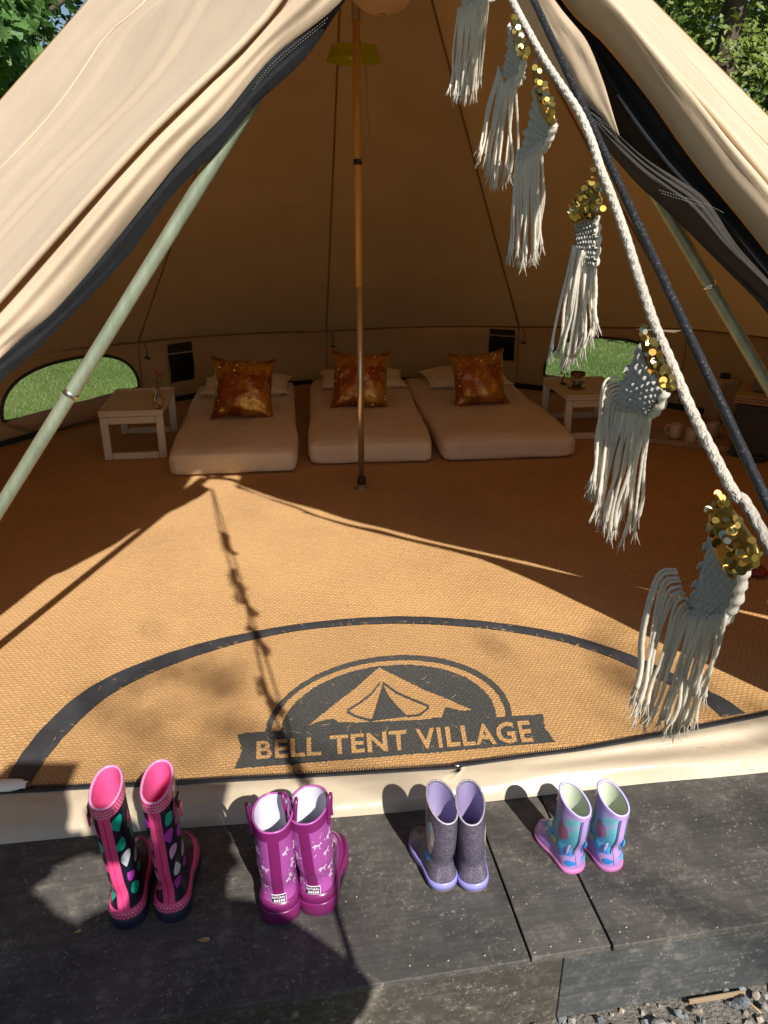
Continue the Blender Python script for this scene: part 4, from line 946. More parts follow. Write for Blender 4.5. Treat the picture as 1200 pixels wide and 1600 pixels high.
# -- navy boots with drops
g1 = 'tall navy rain boots with coloured drops'
def navy(lab, px, py, rz, seed, strap, lean):
    B = Boot(.342, .225, .082, .064, .112, .12, .2); q = random.Random(seed)
    t = make_boot('rain_boot', lab, 'boot', g1, B, heelpos(px, py), R(rz), NAVY, PINKL, NSOLE, .030, .004, lean=lean)
    vs = []
    for zz, of in [(.030, .0035), (.0305, .0045), (.050, .0036), (.0505, .0008)]:
        for k in range(56): vs.append(B.P(zz, 2*math.pi*(k+.5)/56, of))
    mk('foxing_band', vs, gridf(4, 56, False, True), PINK, t)
    v, f = B.surf(B.H-.026, B.H, 6, 56, .0016); mk('rim_band', v, f, PINK, t); rimring(B, 'rim', rubber('pale_pink_edge', (.74, .30, .52)), t)
    v, f = B.patch(0, .026, .045, B.H-.024, .0012, 50, 8); mk('back_stripe', v, f, PINK, t)
    v, f = B.patch(0, .0016, .05, B.H-.03, .0028, 50, 2); mk('stripe_groove', v, f, rubber('deep_pink_groove', (.55, .03, .16)), t)
    mb = MB()
    for k in range(44):
        th = 2*math.pi*k/44
        for r_ in (0, 1, 2): mb.add(*B.decal([(.0016*math.cos(a*1.05), .0016*math.sin(a*1.05)) for a in range(6)], th+(.07 if r_ == 1 else 0), B.H-.006-.007*r_, .0030, 1))
    for k in range(60):
        th = 2*math.pi*k/60
        for r_ in (0, 1): mb.add(*B.decal([(.0014*math.cos(a*1.05), .0014*math.sin(a*1.05)) for a in range(6)], th+(.05 if r_ else 0), .036+.007*r_, .0062, 1))
    o = mb.build('polka_dots', DOTW, t); o['kind'] = 'stuff'
    specs = []
    for row in range(5):
        for sd in (-1, 1):
            for col in range(2):
                specs.append((sd*(.72+.80*col+q.uniform(-.12, .12)), .078+row*.050+col*.024+(.012 if sd > 0 else 0)+q.uniform(-.006, .006), q.uniform(.013, .019), q.uniform(.034, .044), q.uniform(-.5, .5)+(math.pi if q.random() < .4 else 0)))
    for th, z, w, h, a in specs:
        if z > B.H-.045: continue
        v, f = B.decal(rot2(drop(w*1.7, h), a), th, z, .0009, 4); mk('drop_print', v, f, q.choice(dcol), t)
    # side strap with buckle
    sg = strap; th0 = sg*math.pi*.47
    v, f = B.decal([(.016*math.cos(a), .024*math.sin(a)) for a in [k*math.pi/10 for k in range(20)]], th0-.15*sg, B.H-.055, .004, 3); st = mk('strap', v, f, rubber('rose_strap', (.55, .06, .20)), t)
    c_ = B.P(B.H-.045, th0)+B.N(B.H-.045, th0)*.008
    v, f = boxv(c_.x, c_.y, c_.z, .005, .020, .030, .0015); b1 = mk('buckle', v, f, pm('dark_buckle', (.10, .05, .06), .35, .2, metal=.5)); b1.parent = st
    v, f = boxv(c_.x+.004*sg, c_.y-.004, c_.z-.022, .004, .016, .034, .002); b2 = mk('strap_tongue', v, f, PINK); b2.parent = st
    return t
navy('tall navy boot with coloured drops, leftmost of all the boots', 199, 1451, 8, 3, -1, (0, -1.5))
navy('tall navy boot with coloured drops, right one of the drop print pair', 268, 1441, 5, 8, 1, (0, -.5))
# -- purple boots with white horses
PUR = rubber('orchid_purple_rubber', (.32, .068, .29), .28); PURD = rubber('dark_magenta_rubber', (.165, .014, .105), .3); WLIN = pm('white_boot_lining', (.58, .58, .66), .7, .05, 10, .1, 200)
HORSE = [(-.9, .1), (-.75, .45), (-.45, .38), (.2, .36), (.45, .62), (.55, .95), (.66, .80), (.92, .62), (.98, .42), (.74, .42), (.62, .15), (.5, -.05), (.62, -.45), (.95, -.55), (.92, -.68), (.45, -.58), (.3, -.1), (-.2, -.08), (-.42, -.35), (-.30, -.8), (-.42, -1.0), (-.6, -.4), (-.62, -.05), (-.8, -.2), (-1.05, -.3)]
HW = pm('white_horse_print', (.60, .42, .60), .4, .05)
def purple(lab, px, py, rz, seed, lean=(0, 0)):
    B = Boot(.266, .215, .094, .086, .108, .06, .2); q = random.Random(seed)
    t = make_boot('rain_boot', lab, 'boot', 'purple horse print rain boots', B, heelpos(px, py), R(rz), PUR, WLIN, PURD, .036, .005, lean=lean)
    vs = []
    for zz, of in [(.0362, .0035), (.0366, .0042), (.056, .0030), (.0565, .0006)]:
        for k in range(56): vs.append(B.P(zz, 2*math.pi*(k+.5)/56, of))
    mk('foxing_band', vs, gridf(4, 56, False, True), PURD, t)
    v, f = B.surf(B.H-.024, B.H, 6, 56, .0016); mk('rim_band', v, f, PURD, t); rimring(B, 'rim', rubber('purple_edge', (.42, .09, .36)), t, r_=.0022)
    v, f = B.patch(0, .024, .055, B.H-.022, .0012, 40, 8); mk('back_stripe', v, f, PURD, t)
    for sg in (-1, 1):
        th = sg*math.pi*.5; a_ = B.P(B.H-.018, th)+Vector((sg*.003, -.013, 0)); b_ = B.P(B.H-.018, th)+Vector((sg*.003, .013, 0)); tp_ = (a_+b_)/2+Vector((sg*.006, 0, .048))
        pth = catmull([a_+Vector((0, 0, -.02)), a_, a_.lerp(tp_, .65)+Vector((0, -.006, .004)), tp_, b_.lerp(tp_, .65)+Vector((0, .006, .004)), b_, b_+Vector((0, 0, -.02))], 26)
        v, f = tube(pth, .0042, 8); mk('pull_handle', v, f, PURD, t)
    for row in range(5):
        for th in ((-2.6, -1.75, -.95, .62, 1.2, 1.95, 2.7) if row % 2 else (-2.2, -1.3, -.62, .88, 1.6, 2.3)):
            z = .085+row*.038+q.uniform(-.008, .008)
            if z > B.H-.04: continue
            s_ = q.uniform(.010, .0135); P_ = [(x*s_*(1 if q.random() < 2 else 1), y*s_) for x, y in HORSE]
            v, f = B.decal(rot2(P_, q.uniform(-.5, 1.3)), th+q.uniform(-.12, .12), z, .0009, 2); mk('horse_print', v, f, HW, t)
    mb = MB()
    for _ in range(70):
        mb.add(*B.decal([(.0011*math.cos(a*1.05), .0011*math.sin(a*1.05)) for a in range(6)], q.uniform(.3, 6.0), q.uniform(.06, B.H-.03), .001, 1))
    o = mb.build('star_dots', DOTW, t); o['kind'] = 'stuff'
    # woven label above the heel: white frame, dark field, letters
    LZ = .068; lb_ = pm('label_white', (.75, .68, .75), .6, .03); ln2 = pm('label_navy', (.025, .012, .05), .6, .1)
    v, f = B.patch(.0, .032, LZ-.0105, LZ+.0105, .0030, 6, 14); pt = mk('label_patch', v, f, lb_, t)
    v, f = B.patch(.0, .0295, LZ-.009, LZ+.009, .0044, 6, 14); o = mk('label_field', v, f, ln2); o.parent = pt
    cu = bpy.data.curves.new('label_text', 'FONT'); cu.body = 'NATURAL'; cu.size = 1; cu.offset = .02; cu.resolution_u = 2; to = bpy.data.objects.new('label_text', cu); COL.objects.link(to); bpy.context.view_layer.update()
    tm = bpy.data.meshes.new_from_object(to.evaluated_get(bpy.context.evaluated_depsgraph_get())); bpy.data.objects.remove(to)
    xs = [v_.co.x for v_ in tm.vertices]; x0, x1 = min(xs), max(xs); vs = []
    def skin(dx, dz):
        th = 0.
        for _ in range(5): g = (B.P(LZ+dz, th+.02)-B.P(LZ+dz, th-.02)).length/.04; th += dx/5/max(g, .006)
        return B.P(LZ+dz, th)+B.N(LZ+dz, th)*.0058
    for v_ in tm.vertices: vs.append(skin(((v_.co.x-x0)/(x1-x0)-.5)*.026, .001+v_.co.y*.0085))
    o = mk('lettering', vs, [tuple(p.vertices) for p in tm.polygons], lb_, None, False); o.parent = pt
    mb = MB()
    for k in range(5):
        x = -.0095+k*.0046; mb.add([skin(x, -.0068), skin(x+.003, -.0068), skin(x+.003, -.0018), skin(x, -.0018)], [(0, 1, 2, 3)])
    o = mb.build('lettering', lb_, None, False); o.parent = pt; o['kind'] = 'stuff'
    return t
purple('purple horse print boot, left one of its pair', 439, 1443, 7, 5, (0, -1))
purple('purple horse print boot, right one of its pair with toe showing', 493, 1430, -7, 6, (0, -4))
# -- grey violet glitter boots
gmat, nt, b = newmat('grey_violet_glitter'); v_ = coords(nt); vo = node(nt, 'ShaderNodeTexVoronoi'); vo.inputs['Scale'].default_value = 950; nt.links.new(v_, vo.inputs['Vector'])
sp = node(nt, 'ShaderNodeSeparateColor'); nt.links.new(vo.outputs['Color'], sp.inputs[0]); r_ = ramp(nt, sp.outputs[0], [(.0, (.060, .050, .075)), (.6, (.115, .098, .145)), (.92, (.20, .18, .25)), (1, (.50, .46, .55))])
nt.links.new(r_.outputs[0], b.inputs['Base Color']); b.inputs['Roughness'].default_value = .38; b.inputs['Metallic'].default_value = .25; bumpn(nt, b, sp.outputs[1], .5, .0015)
VIO = rubber('violet_blue_trim', (.26, .25, .62), .35); VLIN = pm('violet_lining', (.36, .31, .52), .65, .1, 10, .1, 200); GSOLE = rubber('grey_brown_sole', (.13, .11, .10), .6)
def glitter(lab, px, py, rz, side, lean=(0, 0)):
    B = Boot(.208, .182, .076, .066, .096, .42, .1)
    t = make_boot('rain_boot', lab, 'boot', 'glittery grey violet rain boots', B, heelpos(px, py), R(rz), gmat, VLIN, GSOLE, .010, .001, lean=lean)
    vs = []
    for zz, of in [(.0102, .0025), (.0106, .0035), (.0275, .0030), (.028, .0006)]:
        for k in range(56): vs.append(B.P(zz, 2*math.pi*(k+.5)/56, of))
    mk('foxing_band', vs, gridf(4, 56, False, True), VIO, t)
    rimring(B, 'rim', pm('silver_glitter_rim', (.40, .37, .44), .4, .4, 300, .5, 500, metal=.3), t, r_=.0024)
    # worn pastel side print
    for (w, h, dz, m_) in [(.030, .085, .135, pm('faded_cream_print', (.48, .40, .36), .5, .3, 60)), (.024, .040, .075, pm('faded_blue_print', (.06, .22, .48), .5, .4, 60)), (.016, .03, .165, pm('faded_teal_print', (.25, .40, .45), .5, .3, 60))]:
        pts = [(w/2*math.cos(a)*(1+.25*math.sin(3*a+dz*90)), h/2*math.sin(a)*(1+.12*math.cos(5*a))) for a in [k*math.pi/14 for k in range(28)]]
        v, f = B.decal(pts, side*1.30, dz, .0007+.0003*(h < .05), 5); mk('side_print', v, f, m_, t)
    return t
glitter('glittery grey violet boot with toe showing at left, left of its pair', 699, 1394, 20, -1, (0, 0))
glitter('glittery grey violet boot, right one of its pair', 742, 1396, 1, 1, (0, -4))
# -- lilac and teal boots
tmat, nt, b = newmat('iridescent_teal_print'); v_ = coords(nt); n_ = tex(nt, 26, 3, .5, v_); sx = node(nt, 'ShaderNodeSeparateXYZ'); nt.links.new(v_, sx.inputs[0])
ma = node(nt, 'ShaderNodeMath', operation='MULTIPLY_ADD'); ma.inputs[1].default_value = 3.2; nt.links.new(sx.outputs[2], ma.inputs[0]); nt.links.new(n_.outputs[0], ma.inputs[2])
r_ = ramp(nt, ma.outputs[0], [(.50, (.05, .20, .58)), (.66, (.13, .42, .70)), (.80, (.12, .46, .52)), (.92, (.22, .50, .62)), (1, (.42, .36, .66))]); nt.links.new(r_.outputs[0], b.inputs['Base Color']); b.inputs['Roughness'].default_value = .3; b.inputs['Coat Weight'].default_value = .3
LIL = rubber('lilac_rubber', (.48, .30, .68), .35); LILE = rubber('pale_lilac_edge', (.50, .46, .76), .4); PKS = rubber('pink_lilac_sole', (.68, .24, .55), .45); CLIN = pm('cream_boot_lining', (.55, .60, .49), .7, .05, 10, .1, 200)
BLU = rubber('bright_blue_print', (.03, .25, .70), .25); CYN = rubber('cyan_print', (.10, .50, .75), .25); ROS = rubber('rose_print', (.50, .16, .28), .3); YEL = rubber('pale_yellow_print', (.55, .50, .22), .3)
def lilac(lab, px, py, rz, seed, lean=(0, 0)):
    B = Boot(.172, .158, .070, .061, .090, .30, .1); q = random.Random(seed)
    t = make_boot('rain_boot', lab, 'boot', 'lilac and teal rain boots', B, heelpos(px, py), R(rz), LIL, CLIN, PKS, .013, .003, lean=lean)
    vs = []; m0, m1 = 2, 54                       # teal printed shaft, wrapped round from one side of the back strip to the other
    for i in range(41):
        z = .045+(B.H-.010-.045)*i/40
        for k in range(m0, m1+1): th = 2*math.pi*(k+.5)/57; vs.append(B.P(z, th, .0008)+Vector((0, 0, 0)))
    mk('shaft_print', vs, gridf(41, m1-m0+1), tmat, t)
    rimring(B, 'rim', LILE, t, r_=.0026); v, f = B.surf(B.H-.010, B.H, 4, 56, .0014); mk('rim_band', v, f, LIL, t)
    v, f = B.patch(0, .015, .02, B.H-.008, .0018, 30, 8); mk('back_stripe', v, f, LIL, t)
    for sg in (-1, 1):
        v, f = B.patch(sg*.30, .0022, .05, B.H-.01, .0026, 30, 2); mk('piping', v, f, rubber('dark_teal_line', (.02, .14, .20), .4), t)
    for (th, z, w, h, a, m_) in [(-1.35, .105, .016, .045, .2, ROS), (-1.0, .075, .014, .03, -.4, CYN), (1.2, .07, .012, .04, .1, YEL), (-.85, .05, .012, .016, 0, BLU), (1.0, .05, .016, .02, .3, BLU), (.7, .105, .010, .03, 0, CYN), (-1.6, .06, .010, .02, .5, YEL), (.5, .032, .018, .012, 0, CYN), (-.4, .030, .012, .012, 0, BLU)]:
        v, f = B.decal(rot2([(w*math.cos(k*math.pi/9), h/2*math.sin(k*math.pi/9)*(1+.2*math.cos(k))) for k in range(18)], a), th, z, .0021, 3); mk('colour_patch', v, f, m_, t)
    # little fin flaps standing off the heel
    for sg in (-1, 1):
        th = sg*.62; c_ = B.P(.060, th); n_ = B.N(.060, th); vs = []
        for i in range(8):
            for j in range(5):
                u, w = i/7, j/4; z = .045+.035*u; p = B.P(z, th+sg*(.05+.35*w*(1-u*.7)))
                vs.append(p+B.N(z, th)*(.002+.010*math.sin(math.pi*u)*(1-w)))
        fl_ = mk('fin', vs, gridf(8, 5), CYN if sg > 0 else LILE, t); md = fl_.modifiers.new('thick', 'SOLIDIFY'); md.thickness = .002
    return t
lilac('small lilac and teal boot with fin flap, left one of its pair', 903, 1364, 24, 2, (0, 1))
lilac('small lilac and teal boot, rightmost of all the boots', 962, 1361, 21, 4, (0, 0))

# ------------------------------------------------------------------ small bits on the deck
chm = pm('dry_leaf', (.45, .30, .12), .7, .2)
for px, py, L_, rz, lab in [(121, 1457, .016, .4, 'small dry leaf scrap on the deck left of the navy boots'), (318, 1470, .026, .1, 'thin straw chip on the deck in front of the navy boots')]:
    p = onz(px, py, .001); vs = []
    for i in range(8):
        for j in range(5):
            u, w = i/7-.5, j/4-.5; vs.append((u*L_, w*L_*.4*math.cos(u*2.6), .002+.10*L_*math.sin(3*u)*math.sin(4*w)+.18*L_*abs(w)))
    o = mk('leaf_scrap', vs, gridf(8, 5), chm); o.location = p; o.rotation_euler = (0, 0, rz); tag(o, lab, 'leaf scrap', 'leaf scraps'); md = o.modifiers.new('thick', 'SOLIDIFY'); md.thickness = .001
vs, fs = boxv(0, 0, .003, .010, .007, .005, .002, 2); o = mk('pebble', vs, fs, pm('white_chip', (.6, .58, .54), .8), smooth=True); o.location = onz(872, 1250, 0); tag(o, 'tiny white stone chip on the deck by the lilac boots', 'pebble')

# ------------------------------------------------------------------ gravel by the deck
def stonemesh(seed, sc3):
    bm = bmesh.new(); bmesh.ops.create_icosphere(bm, subdivisions=2, radius=1); q = random.Random(seed); cuts = [(Vector((q.gauss(0, 1), q.gauss(0, 1), q.gauss(0, 1))).normalized(), q.uniform(.45, .8)) for _ in range(7)]
    for v_ in bm.verts:
        p = v_.co.copy()
        for n_, d_ in cuts:
            e = p.dot(n_)-d_
            if e > 0: p -= n_*e
        v_.co = Vector((p.x*sc3[0], p.y*sc3[1], p.z*sc3[2]))
    bm.verts.index_update(); vs = [v_.co.copy() for v_ in bm.verts]; fs = [tuple(v_.index for v_ in f.verts) for f in bm.faces]; bm.free(); return vs, fs
stm = [pm('slate_stone', (.13, .15, .17), .75, .25, 30, .3, 120, c2=(.24, .27, .29)), pm('grey_stone', (.20, .19, .18), .8, .25, 30, .3, 120, c2=(.36, .34, .32)), pm('buff_stone', (.26, .21, .16), .85, .25, 30, .3, 120, c2=(.42, .36, .28)), pm('dark_slate', (.07, .08, .09), .7, .25, 30, .3, 120, c2=(.15, .16, .17))]
protos = []
for k in range(10):
    v, f = stonemesh(k, (1, rnd.uniform(.6, .95), rnd.uniform(.35, .6))); me = fmesh('stone', v, f, stm[[0, 0, 1, 2, 3, 0, 1, 0, 2, 1][k]]); me.polygons.foreach_set('use_smooth', [False]*len(me.polygons)); protos.append((me, v, f))
q = random.Random(5); n = 0
while n < 150:
    x, yl = q.uniform(.0, 1.9), q.uniform(-.42, -.005); ca, sa = math.cos(DA), math.sin(DA)
    wx, wy = x*ca-yl*sa, 1.09+x*sa+yl*ca
    me = q.choice(protos)[0]; o = bpy.data.objects.new('stone', me); COL.objects.link(o); o.parent = GR
    s_ = q.uniform(.010, .024); o.location = (wx, wy+.02, -.218+s_*.25+q.uniform(0, .008)); o.scale = (s_, s_, s_); o.rotation_euler = (q.uniform(-.5, .5), q.uniform(-.5, .5), q.uniform(0, 6.3)); n += 1
mbs = [MB() for _ in range(4)]
for _ in range(3200):
    x, yl = q.uniform(-2.5, 2.6), -abs(q.gauss(0, .45))+.02
    wx, wy = x*math.cos(DA)-yl*math.sin(DA), 1.09+x*math.sin(DA)+yl*math.cos(DA)+.02
    s_ = q.uniform(.004, .012); e = Euler((q.uniform(-.6, .6), q.uniform(-.6, .6), q.uniform(0, 6.3))).to_matrix(); b_ = q.randrange(4)
    base = [(-1, -.8, -.4), (1, -.7, -.5), (.8, .9, -.4), (-.9, .7, -.5), (-.6, -.5, .5), (.6, -.5, .45), (.5, .5, .5), (-.5, .45, .4)]
    mbs[b_].add([Vector((wx, wy, -.222+s_*.3))+e @ Vector((c[0]*s_*q.uniform(.7, 1.1), c[1]*s_*q.uniform(.7, 1.1), c[2]*s_)) for c in base], [(3, 2, 1, 0), (4, 5, 6, 7), (0, 1, 5, 4), (1, 2, 6, 5), (2, 3, 7, 6), (3, 0, 4, 7)])
allm = MB()
for k in range(4): allm.add(mbs[k].v, mbs[k].f, k)
o = allm.build('fine_gravel', stm, None, False); tag(o, 'loose fine gravel beside the deck edge', 'gravel', kind='stuff')
v, f = tube([onz(1155, 1553, -.205), onz(1190, 1583, -.2)], [.0022, .0016], 5); o = mk('twig', v, f, chm); tag(o, 'thin pale twig lying on the gravel beside the deck', 'twig')
v, f = boxv(0, 0, 0, .14, .006, .012, .001); o = mk('wood_offcut', v, f, pm('pale_offcut', (.30, .22, .13), .8, .2), smooth=False); o.location = onz(1120, 1558, -.208); o.rotation_euler = (0, 0, DA); tag(o, 'pale wood offcut at the foot of the deck edge', 'wood offcut')

# ------------------------------------------------------------------ lawn blades seen through the windows
mb = MB(); q = random.Random(21)
for (x0, x1, y0, y1, n) in [(-6.0, -2.3, 6.0, 11, 26000), (1.6, 6.2, 6.4, 12.5, 30000)]:
    for _ in range(n):
        x, y = q.uniform(x0, x1), q.uniform(y0, y1); h = q.uniform(.015, .04); a = q.uniform(0, 6.3); w = .004; lx, ly = q.gauss(0, .02), q.gauss(0, .02)
        mb.add([(x-w*math.cos(a), y-w*math.sin(a), -.242), (x+w*math.cos(a), y+w*math.sin(a), -.242), (x+lx, y+ly, -.24+h)], [(0, 1, 2)])
gb = pm('grass_blade', (.10, .19, .035), .6, .35, 1.2, 0, c2=(.20, .27, .07)); o = mb.build('grass', gb, None, False); tag(o, 'mown grass outside the tent windows', 'grass', kind='stuff')

# ------------------------------------------------------------------ trees behind the tent
def leafmat(name, c, c2, tr=.35):
    m, nt, b = newmat(name); v = coords(nt); n_ = tex(nt, 1.3, 3, .6, v); n2 = tex(nt, 14, 3, .6, v)
    a = node(nt, 'ShaderNodeMath', operation='MULTIPLY_ADD'); a.inputs[1].default_value = .5; nt.links.new(n2.outputs[0], a.inputs[0]); nt.links.new(n_.outputs[0], a.inputs[2])
    r_ = ramp(nt, a.outputs[0], [(.5, c), (.95, c2)]); nt.links.new(r_.outputs[0], b.inputs['Base Color']); b.inputs['Roughness'].default_value = .5
    t = node(nt, 'ShaderNodeBsdfTranslucent'); nt.links.new(r_.outputs[0], t.inputs[0]); mx = node(nt, 'ShaderNodeMixShader'); mx.inputs[0].default_value = tr
    nt.links.new(b.outputs[0], mx.inputs[1]); nt.links.new(t.outputs[0], mx.inputs[2]); nt.links.new(mx.outputs[0], nt.nodes['Material Output'].inputs[0]); return m
bark = pm('bark', (.10, .075, .05), .9, .35, 12, .8, 40, stretch=(3, 3, .6), bdist=.02)
LM = [leafmat('sycamore_leaf', (.06, .14, .035), (.17, .31, .09)), leafmat('dark_broadleaf', (.018, .040, .010), (.06, .10, .022)), leafmat('cypress_spray', (.07, .13, .026), (.26, .32, .06), .3), leafmat('cypress_spray_light', (.09, .15, .026), (.32, .36, .07), .3)]
MAPLE = [(0, -.5), (.12, -.2), (.5, -.28), (.38, .0), (.55, .25), (.25, .22), (.16, .42), (0, .62), (-.16, .42), (-.25, .22), (-.55, .25), (-.38, .0), (-.5, -.28), (-.12, -.2)]
OVAL = [(0, -.5), (.22, -.1), (.2, .2), (0, .55), (-.2, .2), (-.22, -.1)]
SPRAY = [(0, -.5), (.26, -.15), (.1, -.05), (.22, .2), (0, .6), (-.22, .2), (-.1, -.05), (-.26, -.15)]
def tree(name, lab, x, y, h, cr, ch0, shape, size, nleaf, mat_, seed, group, clump=.55, per=45, droop=0, conif=False):
    q = random.Random(seed); t = thing(name, lab, 'tree', (x, y, -.24), 0, group)
    pts = [(q.gauss(0, .05)*k*.3, q.gauss(0, .05)*k*.3, h*.9*k/7) for k in range(8)]; pts[0] = (0, 0, -.05)
    v, f = tube(catmull(pts, 20), [h*.022*(1-.9*k/19)+.012 for k in range(20)], 9); mk('trunk', v, f, bark, t)
    C_ = []
    for k in range(14):
        z = ch0+(h*.92-ch0)*(k+q.random())/14; a = q.uniform(0, 6.28); rr = cr*(1-abs((z-ch0)/(h-ch0)-.35)**1.4*1.1) if not conif else cr*(1.03-(z-ch0)/(h-ch0))
        rr = max(.25, rr); e = Vector((math.cos(a)*rr*.85, math.sin(a)*rr*.85, z+(.35*rr if not conif else -.12*rr)))
        v, f = tube(catmull([(0, 0, z), (e.x*.5, e.y*.5, z+(.28*rr if not conif else .05*rr)), tuple(e)], 9), [.045*h/8*(1-.85*i/8)+.004 for i in range(9)], 6); mk('limb', v, f, bark, t)
    mb = MB(); n = 0
    while n < nleaf:
        z = q.uniform(ch0, h); fz = (z-ch0)/(h-ch0)
        rr = (cr*math.sqrt(max(.02, 1-abs(2*fz-.85)**2.2)) if not conif else cr*(1.04-fz)**.9)
        a = q.uniform(0, 6.28); rad = rr*math.sqrt(q.uniform(.12, 1))
        c = Vector((math.cos(a)*rad, math.sin(a)*rad, z))
        if nz(c.x*.9+seed, c.y*.9, c.z*.9) < -.22: continue                       # gaps
        out = Vector((math.cos(a), math.sin(a), .35)).normalized(); cs = clump*q.uniform(.6, 1.2)
        for _ in range(per):
            p = c+Vector((q.gauss(0, .33), q.gauss(0, .33), q.gauss(0, .24)))*cs
            nrm = (out*.8+Vector((q.gauss(0, .5), q.gauss(0, .5), q.gauss(0, .5)+.45))).normalized()
            up = Vector((q.gauss(0, .5), q.gauss(0, .5), -.6*droop+q.gauss(0, .4)))+out*(.8 if conif else .2); xa = up.cross(nrm)
            if xa.length < 1e-3: continue
            xa.normalize(); ya = nrm.cross(xa); s_ = size*q.uniform(.65, 1.25)
            mb.add([p+xa*(px*s_)+ya*(py*s_)+nrm*(abs(px)*.25*s_) for px, py in shape], [tuple(range(len(shape)))]); n += 1
    o = mb.build('crown', mat_, t, False); o['kind'] = 'stuff'
    return t
gL, gR = 'broadleaf trees left of the tent', 'evergreen trees right of the tent'
tree('sycamore_tree', 'sycamore with large bright leaves just left of the tent', -4.55, 8.4, 5.2, 1.5, .6, MAPLE, .19, 4200, LM[0], 1, gL, .5, 22)
tree('broadleaf_tree', 'dark dense broadleaf tree behind the sycamore', -5.2, 12.2, 8.2, 2.6, .4, OVAL, .15, 17000, LM[1], 2, gL, .8, 60)
tree('broadleaf_tree', 'dark broadleaf tree at the far left edge', -8.6, 11.5, 8.0, 2.5, .4, OVAL, .15, 12000, LM[1], 3, gL, .8, 60)
tree('broadleaf_tree', 'dark broadleaf tree hidden mostly behind the left roof slope', -2.2, 14.5, 8.4, 2.6, .8, OVAL, .15, 10000, LM[1], 4, gL, .8, 60)
tree('cypress_tree', 'tall evergreen cypress nearest the right roof slope', 4.3, 11.2, 9.5, 2.1, .0, SPRAY, .105, 42000, LM[2], 5, gR, .5, 26, .5, True)
tree('cypress_tree', 'light green evergreen cypress at the right edge', 6.6, 11.2, 9.0, 2.3, .0, SPRAY, .105, 42000, LM[3], 6, gR, .5, 26, .5, True)
tree('cypress_tree', 'evergreen cypress standing behind the two nearer cypresses', 6.0, 15.5, 10.5, 2.6, .5, SPRAY, .14, 22000, LM[2], 7, gR, .6, 30, .5, True)

# ------------------------------------------------------------------ the photographer, whose shadow lies on the deck
def skinned(name, joints, edges, m, parent, sub=2, root=0):
    me = bpy.data.meshes.new(name); me.from_pydata([j[0] for j in joints], edges, []); me.materials.append(m)
    o = bpy.data.objects.new(name, me); COL.objects.link(o); o.parent = parent
    o.modifiers.new('skin', 'SKIN')
    bm = bmesh.new(); bm.from_mesh(me); ly = bm.verts.layers.skin.verify(); bm.verts.ensure_lookup_table()
    for v_, j in zip(bm.verts, joints): r_ = j[1] if isinstance(j[1], tuple) else (j[1], j[1]); v_[ly].radius = r_; v_[ly].use_root = (v_.index == root)
    bm.to_mesh(me); bm.free(); sb = o.modifiers.new('sub', 'SUBSURF'); sb.levels = sub; sb.render_levels = sub
    return o
skn = pm('skin', (.50, .30, .21), .55, .08); coatm = cloth('navy_coat', (.03, .035, .055), 0, wr=.4); coat2 = cloth('olive_coat', (.05, .05, .03), 0, wr=.4); trm = cloth('denim', (.05, .07, .12), 0, wr=.4); hairm = pm('brown_hair', (.07, .04, .02), .6, .3)
